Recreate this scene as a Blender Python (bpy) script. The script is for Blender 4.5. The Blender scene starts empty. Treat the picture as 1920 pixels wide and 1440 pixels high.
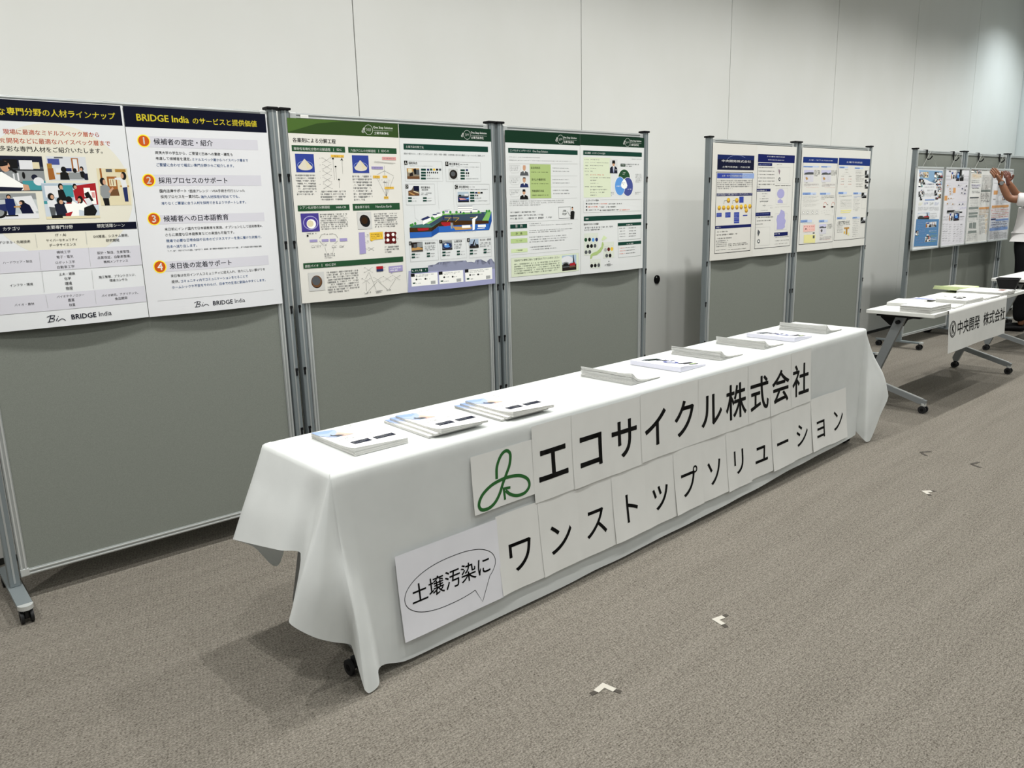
import bpy, bmesh, math, random
from mathutils import Vector, Matrix
random.seed(11)
S = bpy.context.scene
COL = S.collection
R = math.radians

# ------------------------------------------------------------------ camera
cam = bpy.data.cameras.new('camera')
cam.sensor_width = 36.0
cam.lens = 27.583
cam.clip_start = 0.02
co = bpy.data.objects.new('camera', cam)
COL.objects.link(co)
_r = Vector((0.75048369, -0.66044303, -0.02427404))
_u = Vector((0.1633853, 0.14982049, 0.97512003))
_f = Vector((0.64037448, 0.7357777, -0.22034452))
co.matrix_world = Matrix(((_r.x, _u.x, -_f.x, 0), (_r.y, _u.y, -_f.y, 0), (_r.z, _u.z, -_f.z, 1.5013), (0, 0, 0, 1)))
S.camera = co
S.view_settings.view_transform = 'Standard'
S.view_settings.look = 'None'
S.view_settings.gamma = 1.0
S.view_settings.use_curve_mapping = False
S.view_settings.exposure = 0.0

# ------------------------------------------------------------------ light
w = bpy.data.worlds.new('room_light')
S.world = w
w.use_nodes = True
w.node_tree.nodes['Background'].inputs[0].default_value = (0.95, 1.0, 0.99, 1)
w.node_tree.nodes['Background'].inputs[1].default_value = 0.15
CEIL = 4.2
def downlight(x, y, power, size=130, col=(1.0, 0.99, 0.955), rad=0.03):
    l = bpy.data.lights.new('downlight', 'SPOT')
    l.energy = power
    l.color = col
    l.spot_size = R(size)
    l.spot_blend = 0.9
    l.shadow_soft_size = rad
    o = bpy.data.objects.new('downlight_lamp', l)
    o.location = (x, y, CEIL - 0.03)
    COL.objects.link(o)
def fill_panel(x, y, power):  # soft fill added under the ceiling, not a fixture that is seen
    l = bpy.data.lights.new('fill_light', 'AREA')
    l.shape = 'RECTANGLE'; l.size = 1.2; l.size_y = 1.2
    l.energy = power
    l.color = (0.97, 1.0, 0.97)
    o = bpy.data.objects.new('fill_light_lamp', l)
    o.location = (x, y, CEIL - 0.02)
    COL.objects.link(o)
for k in range(-1, 7):
    x = 0.7 + 1.6 * k
    downlight(x, 2.38, 190)
    downlight(x, 0.93, 78 + (62 if k < 1 else 0))
for k in range(5):
    fill_panel(0.2 + 2.5 * k, -0.9, (30, 20, 14, 14, 14)[k])
    fill_panel(0.2 + 2.5 * k, -3.1, 22)
downlight(12.0, 2.9, 190, col=(0.88, 0.97, 1.0))

# ------------------------------------------------------------------ materials
def lin(h):
    h = h.lstrip('#')
    o = []
    for i in (0, 2, 4):
        c = int(h[i:i + 2], 16) / 255
        o.append(c / 12.92 if c <= 0.04045 else ((c + 0.055) / 1.055) ** 2.4)
    return (*o, 1)
def mat(name, col, rough=0.5, metal=0.0, spec=0.5):
    m = bpy.data.materials.new(name)
    m.use_nodes = True
    b = m.node_tree.nodes['Principled BSDF']
    b.inputs['Base Color'].default_value = lin(col)
    b.inputs['Roughness'].default_value = rough
    b.inputs['Metallic'].default_value = metal
    b.inputs['Specular IOR Level'].default_value = spec
    return m
def noise_mat(name, c0, c1, scale, rough=0.8, bump=0.0, stretch=(1, 1, 1), detail=4, lo=0.3, hi=0.7, dist=0.002, spec=0.3, rot=0.0, metal=0.0):
    m = mat(name, c0, rough, metal, spec)
    nt = m.node_tree
    b = nt.nodes['Principled BSDF']
    tc = nt.nodes.new('ShaderNodeTexCoord')
    mp = nt.nodes.new('ShaderNodeMapping')
    mp.inputs['Scale'].default_value = stretch
    mp.inputs['Rotation'].default_value = (0, 0, rot)
    nz = nt.nodes.new('ShaderNodeTexNoise')
    nz.inputs['Scale'].default_value = scale
    nz.inputs['Detail'].default_value = detail
    rp = nt.nodes.new('ShaderNodeValToRGB')
    rp.color_ramp.elements[0].position = lo
    rp.color_ramp.elements[0].color = lin(c0)
    rp.color_ramp.elements[1].position = hi
    rp.color_ramp.elements[1].color = lin(c1)
    nt.links.new(tc.outputs['Object'], mp.inputs[0])
    nt.links.new(mp.outputs[0], nz.inputs['Vector'])
    nt.links.new(nz.outputs['Fac'], rp.inputs[0])
    nt.links.new(rp.outputs[0], b.inputs['Base Color'])
    if bump:
        bp = nt.nodes.new('ShaderNodeBump')
        bp.inputs['Strength'].default_value = bump
        bp.inputs['Distance'].default_value = dist
        nt.links.new(nz.outputs['Fac'], bp.inputs['Height'])
        nt.links.new(bp.outputs[0], b.inputs['Normal'])
    return m

M = {}
M['wall'] = noise_mat('painted_steel_wall', '#e0e1dd', '#e3e4e1', 3.0, 0.5, 0.03, (1, 1, 0.6), 3, dist=0.01, spec=0.5)
M['joint'] = mat('wall_joint_dark', '#8c8e8a', 0.6)
M['base'] = mat('dark_skirting', '#22231f', 0.6)
M['ceil'] = mat('ceiling_white', '#e4e4e0', 0.8)
M['alu'] = mat('brushed_aluminium', '#b4b8b8', 0.36, 0.55)
M['alul'] = mat('bright_aluminium', '#d2d5d4', 0.32, 0.5)
M['post'] = mat('grey_post', '#7f878a', 0.42, 0.35)
M['black'] = mat('black_plastic', '#0b0b0d', 0.6, 0, 0.2)
M['rubber'] = mat('black_rubber', '#121316', 0.55)
M['felt'] = noise_mat('grey_felt', '#767a73', '#81857e', 420, 0.95, 0.25, (1, 1, 1), 3, dist=0.0006, spec=0.1)
M['cloth'] = noise_mat('white_nonwoven_cloth', '#dfe2e1', '#e5e8e7', 9, 0.72, 0.3, (1, 1, 1), 3, dist=0.006, spec=0.25)
def translucent(m, fac):
    nt = m.node_tree
    out = nt.nodes['Material Output']; pb = nt.nodes['Principled BSDF']
    tr = nt.nodes.new('ShaderNodeBsdfTranslucent'); tr.inputs['Color'].default_value = lin('#e8ebea')
    mx = nt.nodes.new('ShaderNodeMixShader'); mx.inputs[0].default_value = fac
    nt.links.new(pb.outputs[0], mx.inputs[1]); nt.links.new(tr.outputs[0], mx.inputs[2]); nt.links.new(mx.outputs[0], out.inputs['Surface'])
translucent(M['cloth'], 0.22)
M['paper'] = mat('white_paper', '#eeeeea', 0.6, 0, 0.3)
M['paper2'] = mat('bluish_paper', '#d9d9e6', 0.55, 0, 0.3)
M['paperedge'] = noise_mat('paper_edge', '#bdbdba', '#dededb', 55, 0.8, 0.0, (0.15, 0.15, 14), 2, 0.35, 0.65, spec=0.1)
M['sheet'] = noise_mat('printed_sheet', '#dedeDb', '#e3e3e0', 7, 0.6, 0.25, (1, 1, 1), 2, dist=0.006, spec=0.3)
M['sheetb'] = noise_mat('cool_printed_sheet', '#dfdfe5', '#e5e5eb', 7, 0.55, 0.2, (1, 1, 1), 2, dist=0.006, spec=0.3)
M['ink'] = mat('black_ink', '#0a0a0a', 0.6, 0, 0.2)
M['greenink'] = mat('green_ink', '#2c6330', 0.6, 0, 0.2)
M['tabletop'] = mat('white_laminate', '#dedfdb', 0.4)
M['leg'] = mat('grey_leg', '#84888a', 0.42, 0.3)
M['chrome'] = mat('chrome', '#c4c6c6', 0.2, 0.9)
M['green'] = mat('pale_green_paper', '#dbe7b4', 0.6, 0, 0.2)
M['skin'] = mat('skin', '#80573f', 0.5, 0, 0.4)
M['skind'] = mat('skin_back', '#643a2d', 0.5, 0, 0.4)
M['shirt'] = mat('white_shirt', '#dcdada', 0.8, 0, 0.2)
M['trouser'] = mat('black_trousers', '#101114', 0.85, 0, 0.2)
M['hair'] = mat('black_hair', '#15120f', 0.6)
M['tape'] = mat('white_tape', '#b5b1a7', 0.6)
M['taped'] = mat('grey_tape', '#3b362f', 0.8)
M['cord'] = mat('clear_cord', '#a9aaa5', 0.4)
# print inks
INK = dict(navy='#070b20', yel='#fbe83e', red='#d8603a', k='#161616', w='#f4f4f0', blu='#2a5f9e', org='#c4571c', grey='#cfced6', grey2='#a3a5a5',
 cream='#dddacb', q='#54575a', q2='#7b837f', gr='#264d31', olive='#334a22', olive2='#4a662e', dgr='#10301f', tgr='#123c31', ylab='#e2b64a', ylab2='#e3ba3e', ylab3='#e2dc9a', pink='#d79a98', pink2='#e6bcb4',
 lav='#9c93c0', lav2='#9d9fc2', lav3='#a6a4cf', lav4='#c3c2dc', drd='#5a1716', drd2='#7a4a3c', red2='#a32027', red3='#a3343c', nvy2='#26305c', nvy3='#45508f', nvy4='#0b102e', nvy5='#142356', lbl='#5b94d6', lbl2='#8f9cc8',
 lgr='#a8bd7c', lgr2='#7fb865', lgr3='#b3c98c', lgr4='#cddcae', lgr5='#d5ddc3', lgr6='#d3d8cc', sky2='#8b8fa6', skyb='#86a6c4', skyd='#5380ac', skyl='#a9c3dd', teal='#3f6f68', asph='#38495c', brn='#42290f', brn2='#331f0b', sea='#2d63b4', sea2='#204f98',
 tree='#3f8a3c', tan='#b98f55', skin='#c79a7c', bsky='#a3b2d2', bpink='#dcb3a5', brnz='#a87f35', bl0='#111b58', bl1='#34459a', bl2='#5a70b0', bl3='#8ea4d2', bl4='#162f74', bl5='#7f9ccf', bl6='#bccbe6', mauve='#8d7c85', orgl='#cf9a63', fwht='#dfe1e4',
 dkb='#1c1f30', lt='#dcdde0', mid='#8b8f90', wood='#9a5f2c', teal2='#3f8f96', dish='#2c3f92', dish2='#4a3c90', powder='#d7d0c0', soil='#241d1a', rust='#6b4a30', sky='#a9b9c6', cr='#d9cfae')
_ink = {}
def ink(c):
    if c not in _ink:
        _ink[c] = mat('print_' + c, INK[c], 0.55, 0, 0.12)
    return _ink[c]

# ------------------------------------------------------------------ builders
class MB:
    """collects faces with materials and links them as one mesh object"""
    def __init__(s):
        s.v = []; s.f = []; s.mi = []; s.mats = []; s.sm = []
    def m(s, mt):
        if mt not in s.mats: s.mats.append(mt)
        return s.mats.index(mt)
    def add(s, vs, fs, mt, smooth=False):
        b = len(s.v); k = s.m(mt)
        s.v += [tuple(x) for x in vs]
        for f in fs:
            s.f.append([b + i for i in f]); s.mi.append(k); s.sm.append(smooth)
    def box(s, x0, x1, y0, y1, z0, z1, mt, bev=0.0):
        if bev <= 0:
            vs = [(x, y, z) for z in (z0, z1) for y in (y0, y1) for x in (x0, x1)]
            s.add(vs, [(0, 2, 3, 1), (4, 5, 7, 6), (0, 1, 5, 4), (2, 6, 7, 3), (0, 4, 6, 2), (1, 3, 7, 5)], mt)
            return
        bm = bmesh.new()
        bmesh.ops.create_cube(bm, size=1)
        for v in bm.verts:
            v.co = ((x0 + x1) / 2 + v.co.x * (x1 - x0), (y0 + y1) / 2 + v.co.y * (y1 - y0), (z0 + z1) / 2 + v.co.z * (z1 - z0))
        bmesh.ops.bevel(bm, geom=list(bm.edges), offset=bev, segments=2, affect='EDGES', profile=0.6)
        bm.verts.index_update()
        s.add([v.co[:] for v in bm.verts], [[v.index for v in f.verts] for f in bm.faces], mt)
        bm.free()
    def prism(s, pts, axis, a, b, mt):
        """polygon in the two other axes, extruded along axis (0,1,2) from a to b"""
        def P(p, t):
            q = list(p); q.insert(axis, t); return tuple(q)
        n = len(pts)
        vs = [P(p, a) for p in pts] + [P(p, b) for p in pts]
        s.add(vs, [list(range(n))[::-1], list(range(n, 2 * n))] + [(i, (i + 1) % n, n + (i + 1) % n, n + i) for i in range(n)], mt)
    def cyl(s, c, rad, a, b, axis, mt, n=20, r2=None, smooth=True):
        r2 = rad if r2 is None else r2
        def P(t, ang, rr):
            q = [c[0] + rr * math.cos(ang), c[1] + rr * math.sin(ang)]; q.insert(axis, t); return tuple(q)
        vs = [P(a, 2 * math.pi * i / n, rad) for i in range(n)] + [P(b, 2 * math.pi * i / n, r2) for i in range(n)]
        s.add(vs, [(i, (i + 1) % n, n + (i + 1) % n, n + i) for i in range(n)], mt, smooth)
        s.add(vs, [list(range(n))[::-1], list(range(n, 2 * n))], mt)
    def tube(s, pts, rad, mt, n=8):
        pts = [Vector(p) for p in pts]
        rings = []
        for i, p in enumerate(pts):
            d = (pts[min(i + 1, len(pts) - 1)] - pts[max(i - 1, 0)]).normalized()
            a = d.cross(Vector((0, 0, 1)))
            if a.length < 1e-3: a = d.cross(Vector((1, 0, 0)))
            a.normalize(); c = d.cross(a)
            rings += [tuple(p + rad * (math.cos(2 * math.pi * k / n) * a + math.sin(2 * math.pi * k / n) * c)) for k in range(n)]
        fs = []
        for i in range(len(pts) - 1):
            for k in range(n):
                fs.append((i * n + k, i * n + (k + 1) % n, (i + 1) * n + (k + 1) % n, (i + 1) * n + k))
        s.add(rings, fs, mt, True)
        s.add(rings, [list(range(n)), list(range((len(pts) - 1) * n, len(pts) * n))], mt)
    def grid(s, rows, mt, smooth=True, close=False):
        nr = len(rows); nc = len(rows[0])
        vs = [p for r_ in rows for p in r_]
        fs = []
        for i in range(nr - 1 + (1 if close else 0)):
            for j in range(nc - 1):
                i2 = (i + 1) % nr
                fs.append((i * nc + j, i2 * nc + j, i2 * nc + j + 1, i * nc + j + 1))
        s.add(vs, fs, mt, smooth)
    def build(s, name, parent=None, loc=None, rotz=0.0):
        me = bpy.data.meshes.new(name)
        me.from_pydata(s.v, [], s.f)
        for mt in s.mats: me.materials.append(mt)
        me.polygons.foreach_set('material_index', s.mi)
        me.polygons.foreach_set('use_smooth', s.sm)
        me.update()
        o = bpy.data.objects.new(name, me)
        COL.objects.link(o)
        if parent: o.parent = parent
        if loc: o.location = loc
        if rotz: o.rotation_euler = (0, 0, rotz)
        return o
def tag(o, label, cat, group=None, kind=None):
    if label: o['label'] = label
    if cat: o['category'] = cat
    if group: o['group'] = group
    if kind: o['kind'] = kind
    return o
def empty(name, loc, rotz=0.0):
    o = bpy.data.objects.new(name, None)
    o.empty_display_size = 0.1
    o.location = loc; o.rotation_euler = (0, 0, rotz)
    COL.objects.link(o)
    return o
def copy_tree(o, parent=None):
    c = o.copy(); COL.objects.link(c)
    if parent: c.parent = parent
    for ch in list(o.children): copy_tree(ch, c)
    return c
def solidify(o, t, off=0.0):
    md = o.modifiers.new('thickness', 'SOLIDIFY'); md.thickness = t; md.offset = off
    return o

# ------------------------------------------------------------------ room shell
X0, X1, YF, YW = -5.0, 12.97, -5.5, 3.955
def carpet():
    m = mat('beige_carpet', '#9c9488', 0.95, 0, 0.1)
    nt = m.node_tree; b = nt.nodes['Principled BSDF']; L = nt.links
    tc = nt.nodes.new('ShaderNodeTexCoord')
    def noise(scale, stretch, rot, detail=3, rough=0.6):
        mp = nt.nodes.new('ShaderNodeMapping'); mp.inputs['Scale'].default_value = stretch; mp.inputs['Rotation'].default_value = (0, 0, rot)
        n = nt.nodes.new('ShaderNodeTexNoise'); n.inputs['Scale'].default_value = scale; n.inputs['Detail'].default_value = detail; n.inputs['Roughness'].default_value = rough
        L.new(tc.outputs['Object'], mp.inputs[0]); L.new(mp.outputs[0], n.inputs['Vector'])
        return n.outputs['Fac']
    def math_(op, a, bb):
        n = nt.nodes.new('ShaderNodeMath'); n.operation = op
        for i, v in enumerate((a, bb)):
            if isinstance(v, (int, float)): n.inputs[i].default_value = v
            else: L.new(v, n.inputs[i])
        return n.outputs[0]
    fine = noise(200, (0.75, 1.2, 1), 0.1, 4, 0.7)
    grain = noise(85, (0.5, 1.4, 1), 0.1, 3, 0.6)
    streak = noise(9, (0.18, 1.6, 1), 0.0, 2, 0.5)
    wv = nt.nodes.new('ShaderNodeTexWave'); wv.wave_type = 'BANDS'; wv.bands_direction = 'X'
    wv.inputs['Scale'].default_value = 26; wv.inputs['Distortion'].default_value = 2.2; wv.inputs['Detail'].default_value = 2; wv.inputs['Detail Scale'].default_value = 2.5
    mp = nt.nodes.new('ShaderNodeMapping'); mp.inputs['Rotation'].default_value = (0, 0, 0.35)
    L.new(tc.outputs['Object'], mp.inputs[0]); L.new(mp.outputs[0], wv.inputs['Vector'])
    v = math_('ADD', math_('MULTIPLY', fine, 0.62), math_('MULTIPLY', grain, 0.22))
    v = math_('ADD', v, math_('ADD', math_('MULTIPLY', streak, 0.06), 0.03))
    v = math_('ADD', v, math_('MULTIPLY', wv.outputs['Fac'], 0.018))
    rp = nt.nodes.new('ShaderNodeValToRGB')
    els = rp.color_ramp.elements
    els[0].position = 0.36; els[0].color = lin('#3a362f')
    els[1].position = 0.64; els[1].color = lin('#948f86')
    e2 = els.new(0.49); e2.color = lin('#716c64')
    L.new(v, rp.inputs[0])
    L.new(rp.outputs[0], b.inputs['Base Color'])
    bp = nt.nodes.new('ShaderNodeBump'); bp.inputs['Strength'].default_value = 0.55; bp.inputs['Distance'].default_value = 0.004
    L.new(v, bp.inputs['Height']); L.new(bp.outputs[0], b.inputs['Normal'])
    return m
M['carpet'] = carpet()
b = MB(); b.box(X0, X1 + 2, YF, YW + 0.1, -0.05, 0, M['carpet']); tag(b.build('floor'), None, None, kind='structure')
b = MB(); b.box(X0, X1 + 2, YF, YW + 0.1, CEIL, CEIL + 0.05, M['ceil']); tag(b.build('ceiling'), None, None, kind='structure')
# back wall of steel panels, each slightly dished between its open joints
b = MB()
xs = 2.378 - 1.764 * 5
while xs < X1 - 0.02:
    xa, xb = xs + 0.003, min(xs + 1.764 - 0.003, X1)
    rows = []
    for zz in (0.03, 1.4, CEIL):
        rows.append([(xa + (xb - xa) * i / 24, YW + 0.006 * (1 - (2 * i / 24 - 1) ** 2), zz) for i in range(25)])
    b.grid(rows, M['wall'])
    for xe in (xa, xb): b.add([(xe, YW, 0.03), (xe, YW + 0.03, 0.03), (xe, YW + 0.03, CEIL), (xe, YW, CEIL)], [(0, 1, 2, 3)], M['wall'])
    xs += 1.764
b.box(X0, X1, YW + 0.012, YW + 0.1, 0, CEIL, M['joint'])
tag(b.build('wall_back'), None, None, kind='structure')
b = MB(); b.box(X0, X1, YW - 0.004, YW + 0.012, 0.0, 0.03, M['base']); tag(b.build('baseboard_back'), None, None, kind='structure')
b = MB(); b.box(X1, X1 + 0.1, YF, YW + 0.1, 0, CEIL, mat('far_wall_paint', '#dde3e2', 0.6)); tag(b.build('wall_right'), None, None, kind='structure')
# recessed pull in the wall
e_ = empty('wall_pull', (5.0, YW + 0.004, 0.909))
tag(e_, 'round black recessed pull on the white wall right of the green posters', 'pull')
b = MB(); b.cyl((0, 0), 0.034, -0.006, 0.008, 1, M['black'], 28); b.build('cup', e_)
b = MB(); b.cyl((-0.012, 0.018), 0.006, -0.008, -0.005, 1, M['alul'], 10); b.build('screw', e_)

# ------------------------------------------------------------------ display boards
def caster(parent, x, y, z0, rad=0.025, w=0.03, mt=None):
    b = MB()
    for sx in (-1, 1):
        b.cyl((y, z0 + rad), rad, x + sx * w * 0.5 - (0.011 if sx > 0 else 0), x + sx * w * 0.5 + (0.011 if sx < 0 else 0), 0, M['rubber'], 22)
    b.box(x - 0.008, x + 0.008, y - 0.012, y + 0.012, z0 + rad * 0.8, z0 + rad * 2 + 0.004, M['rubber'], 0.003)
    b.cyl((y, z0 + rad), rad * 0.45, x - w * 0.5 - 0.001, x + w * 0.5 + 0.001, 0, M['black'], 14)
    return b.build('caster', parent)
def display_board(xa, ya, xb, yb, label, group):
    ang = math.atan2(yb - ya, xb - xa)
    Lh = math.hypot(xb - xa, yb - ya)
    t = empty('display_board', (xa, ya, 0), ang)
    tag(t, label, 'display board', group)
    g = 0.024                                     # post half width to frame edge
    x0, x1, z0, z1 = g, Lh - g, 0.105, 1.944
    fr, dp = 0.028, 0.0105
    b = MB(); b.box(x0 + 0.02, x1 - 0.02, -0.006, 0.006, z0 + 0.02, z1 - 0.02, M['felt']); b.build('felt_panel', t)
    def rail(name, a):
        b = MB()
        if name in ('top_rail', 'bottom_rail'):
            za, zb = a
            b.box(x0 + 0.03, x1 - 0.03, -dp, dp, za, zb, M['alu'], 0.002)
            b.box(x0 + 0.03, x1 - 0.03, -dp - 0.0035, dp + 0.0035, za + 0.004, za + 0.010, M['alul'], 0.0015)
            b.box(x0 + 0.03, x1 - 0.03, -dp - 0.0035, dp + 0.0035, zb - 0.010, zb - 0.004, M['alul'], 0.0015)
        else:
            xa_, xb_ = a
            b.box(xa_, xb_, -dp, dp, z0 + 0.03, z1 - 0.03, M['alu'], 0.002)
            b.box(xa_ + 0.004, xa_ + 0.010, -dp - 0.0035, dp + 0.0035, z0 + 0.03, z1 - 0.03, M['alul'], 0.0015)
            b.box(xb_ - 0.010, xb_ - 0.004, -dp - 0.0035, dp + 0.0035, z0 + 0.03, z1 - 0.03, M['alul'], 0.0015)
        return b.build(name, t)
    rail('top_rail', (z1 - fr, z1)); rail('bottom_rail', (z0, z0 + fr))
    rail('side_rail', (x0, x0 + fr)); rail('side_rail', (x1 - fr, x1))
    for cx in (x0, x1 - 0.032):
        for cz in (z0, z1 - 0.032):
            b = MB(); b.box(cx, cx + 0.032, -dp - 0.004, dp + 0.004, cz, cz + 0.032, M['alul'], 0.004)
            b.build('corner_joint', t)
    for px in (0.0, Lh):
        p = MB(); p.box(px - 0.019, px + 0.019, -0.0195, 0.0195, 0.075, 1.952, M['post'], 0.004)
        p.box(px - 0.0035, px + 0.0035, -0.0208, 0.0208, 0.09, 1.95, M['alu'])
        po = p.build('post', t)
        c = MB(); c.box(px - 0.027, px + 0.027, -0.027, 0.027, 1.950, 1.962, M['black'], 0.004); c.build('post_cap', po)
        for zz in (0.46, 0.755, 1.055, 1.355, 1.657):
            c = MB()
            cx_ = px if px == 0 else px + 0.018
            c.box(cx_ - 0.015, cx_ - 0.003, -0.0245, -0.019, zz + 0.004, zz + 0.016, M['black'])
            c.box(cx_ - 0.013, cx_ - 0.006, -0.0240, -0.019, zz - 0.020, zz + 0.005, M['black'])
            c.build('slot_clip', po)
        f = MB()
        outl = []
        for k in range(9): a_ = -math.pi * k / 8; outl.append((px + 0.026 * math.cos(a_), -0.215 + 0.026 * math.sin(a_)))
        for k in range(9): a_ = math.pi - math.pi * k / 8; outl.append((px + 0.026 * math.cos(a_), 0.215 + 0.026 * math.sin(a_)))
        f.prism(outl, 2, 0.060, 0.075, M['post'])
        fo = f.build('foot', t)
        tp = MB(); tp.prism([(px + 0.027 * math.cos(-math.pi * k / 10), -0.212 + 0.030 * math.sin(-math.pi * k / 10)) for k in range(11)], 2, 0.061, 0.078, M['alul'])
        tp.build('foot_tip', fo)
        caster(fo, px, -0.205, 0.0, 0.0265, 0.044); caster(fo, px, 0.205, 0.0, 0.0265, 0.044)
    return t
BY = lambda x: 3.465 + math.tan(R(-0.6165)) * (x - 1.5)
BY2 = lambda x: 3.4534 + math.tan(R(-1.1227)) * (x - 5)
PTH = 0.010
bds = [((0.385, 1.637), BY, 'grey felt display board with the navy topped recruiting posters, nearest the camera', 'display boards behind the cloth table'),
       ((1.697, 2.902), BY, 'grey felt display board carrying the olive and green topped chemistry posters', 'display boards behind the cloth table'),
       ((2.962, 4.207), BY, 'grey felt display board carrying the two dark green topped consulting posters', 'display boards behind the cloth table'),
       ((4.955, 6.095), BY2, 'grey felt display board carrying the poster with the dark navy square heading', 'display boards behind the far end of the cloth table'),
       ((6.152, 7.362), BY2, 'grey felt display board carrying the two blue topped white posters', 'display boards behind the far end of the cloth table'),
       ((8.175, 9.29), lambda x: 3.335 - 0.03 * (x - 8.2), 'grey felt display board with the blue framed poster hung on black hooks', 'display boards at the far end of the room'),
       ((9.35, 10.50), lambda x: 3.335 - 0.03 * (x - 8.2), 'grey felt display board the person with raised arms is reaching to', 'display boards at the far end of the room'),
       ((10.56, 11.76), lambda x: 3.335 - 0.03 * (x - 8.2), 'bare grey felt display board behind the person at the right edge', 'display boards at the far end of the room')]
boards = []
for (xa, xb), fy, lb, gp in bds:
    o_ = 0.018
    boards.append(display_board(xa, fy(xa) + o_, xb, fy(xb) + o_, lb, gp))
b = MB(); b.box(0.075, 0.115, -0.0165, -0.0145, 1.921, 1.934, M['paper']); b.box(0.078, 0.112, -0.0167, -0.0164, 1.925, 1.930, M['paperedge']); b.build('sticker', boards[1])

# ------------------------------------------------------------------ printed posters
_fc = bpy.data.curves.new('lettering', 'FONT'); _fo = bpy.data.objects.new('lettering', _fc)
_glyph = {}
def glyphs(s, bold=0.0, res=2):
    """filled outline of a string at size 1: verts, faces; bold spreads shifted copies"""
    key = (s, res)
    if key not in _glyph:
        _fc.body = s; _fc.resolution_u = res
        COL.objects.link(_fo)
        bpy.context.view_layer.update()
        ev = _fo.evaluated_get(bpy.context.evaluated_depsgraph_get())
        me = ev.to_mesh()
        _glyph[key] = ([(v.co.x, v.co.y) for v in me.vertices], [list(p.vertices) for p in me.polygons])
        ev.to_mesh_clear()
        COL.objects.unlink(_fo)
    V, F = _glyph[key]
    if bold <= 0.05: return V, F
    d = 0.015 * bold
    sh = [(d, 0), (-d, 0), (0, d * .7), (0, -d * .7)] if res < 4 else [(d * math.cos(math.pi * k / 4), d * math.sin(math.pi * k / 4)) for k in range(8)]
    n = len(V)
    return [(x + a, y + c) for a, c in sh for x, y in V], [[i + q * n for i in f] for q in range(len(sh)) for f in F]


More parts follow.
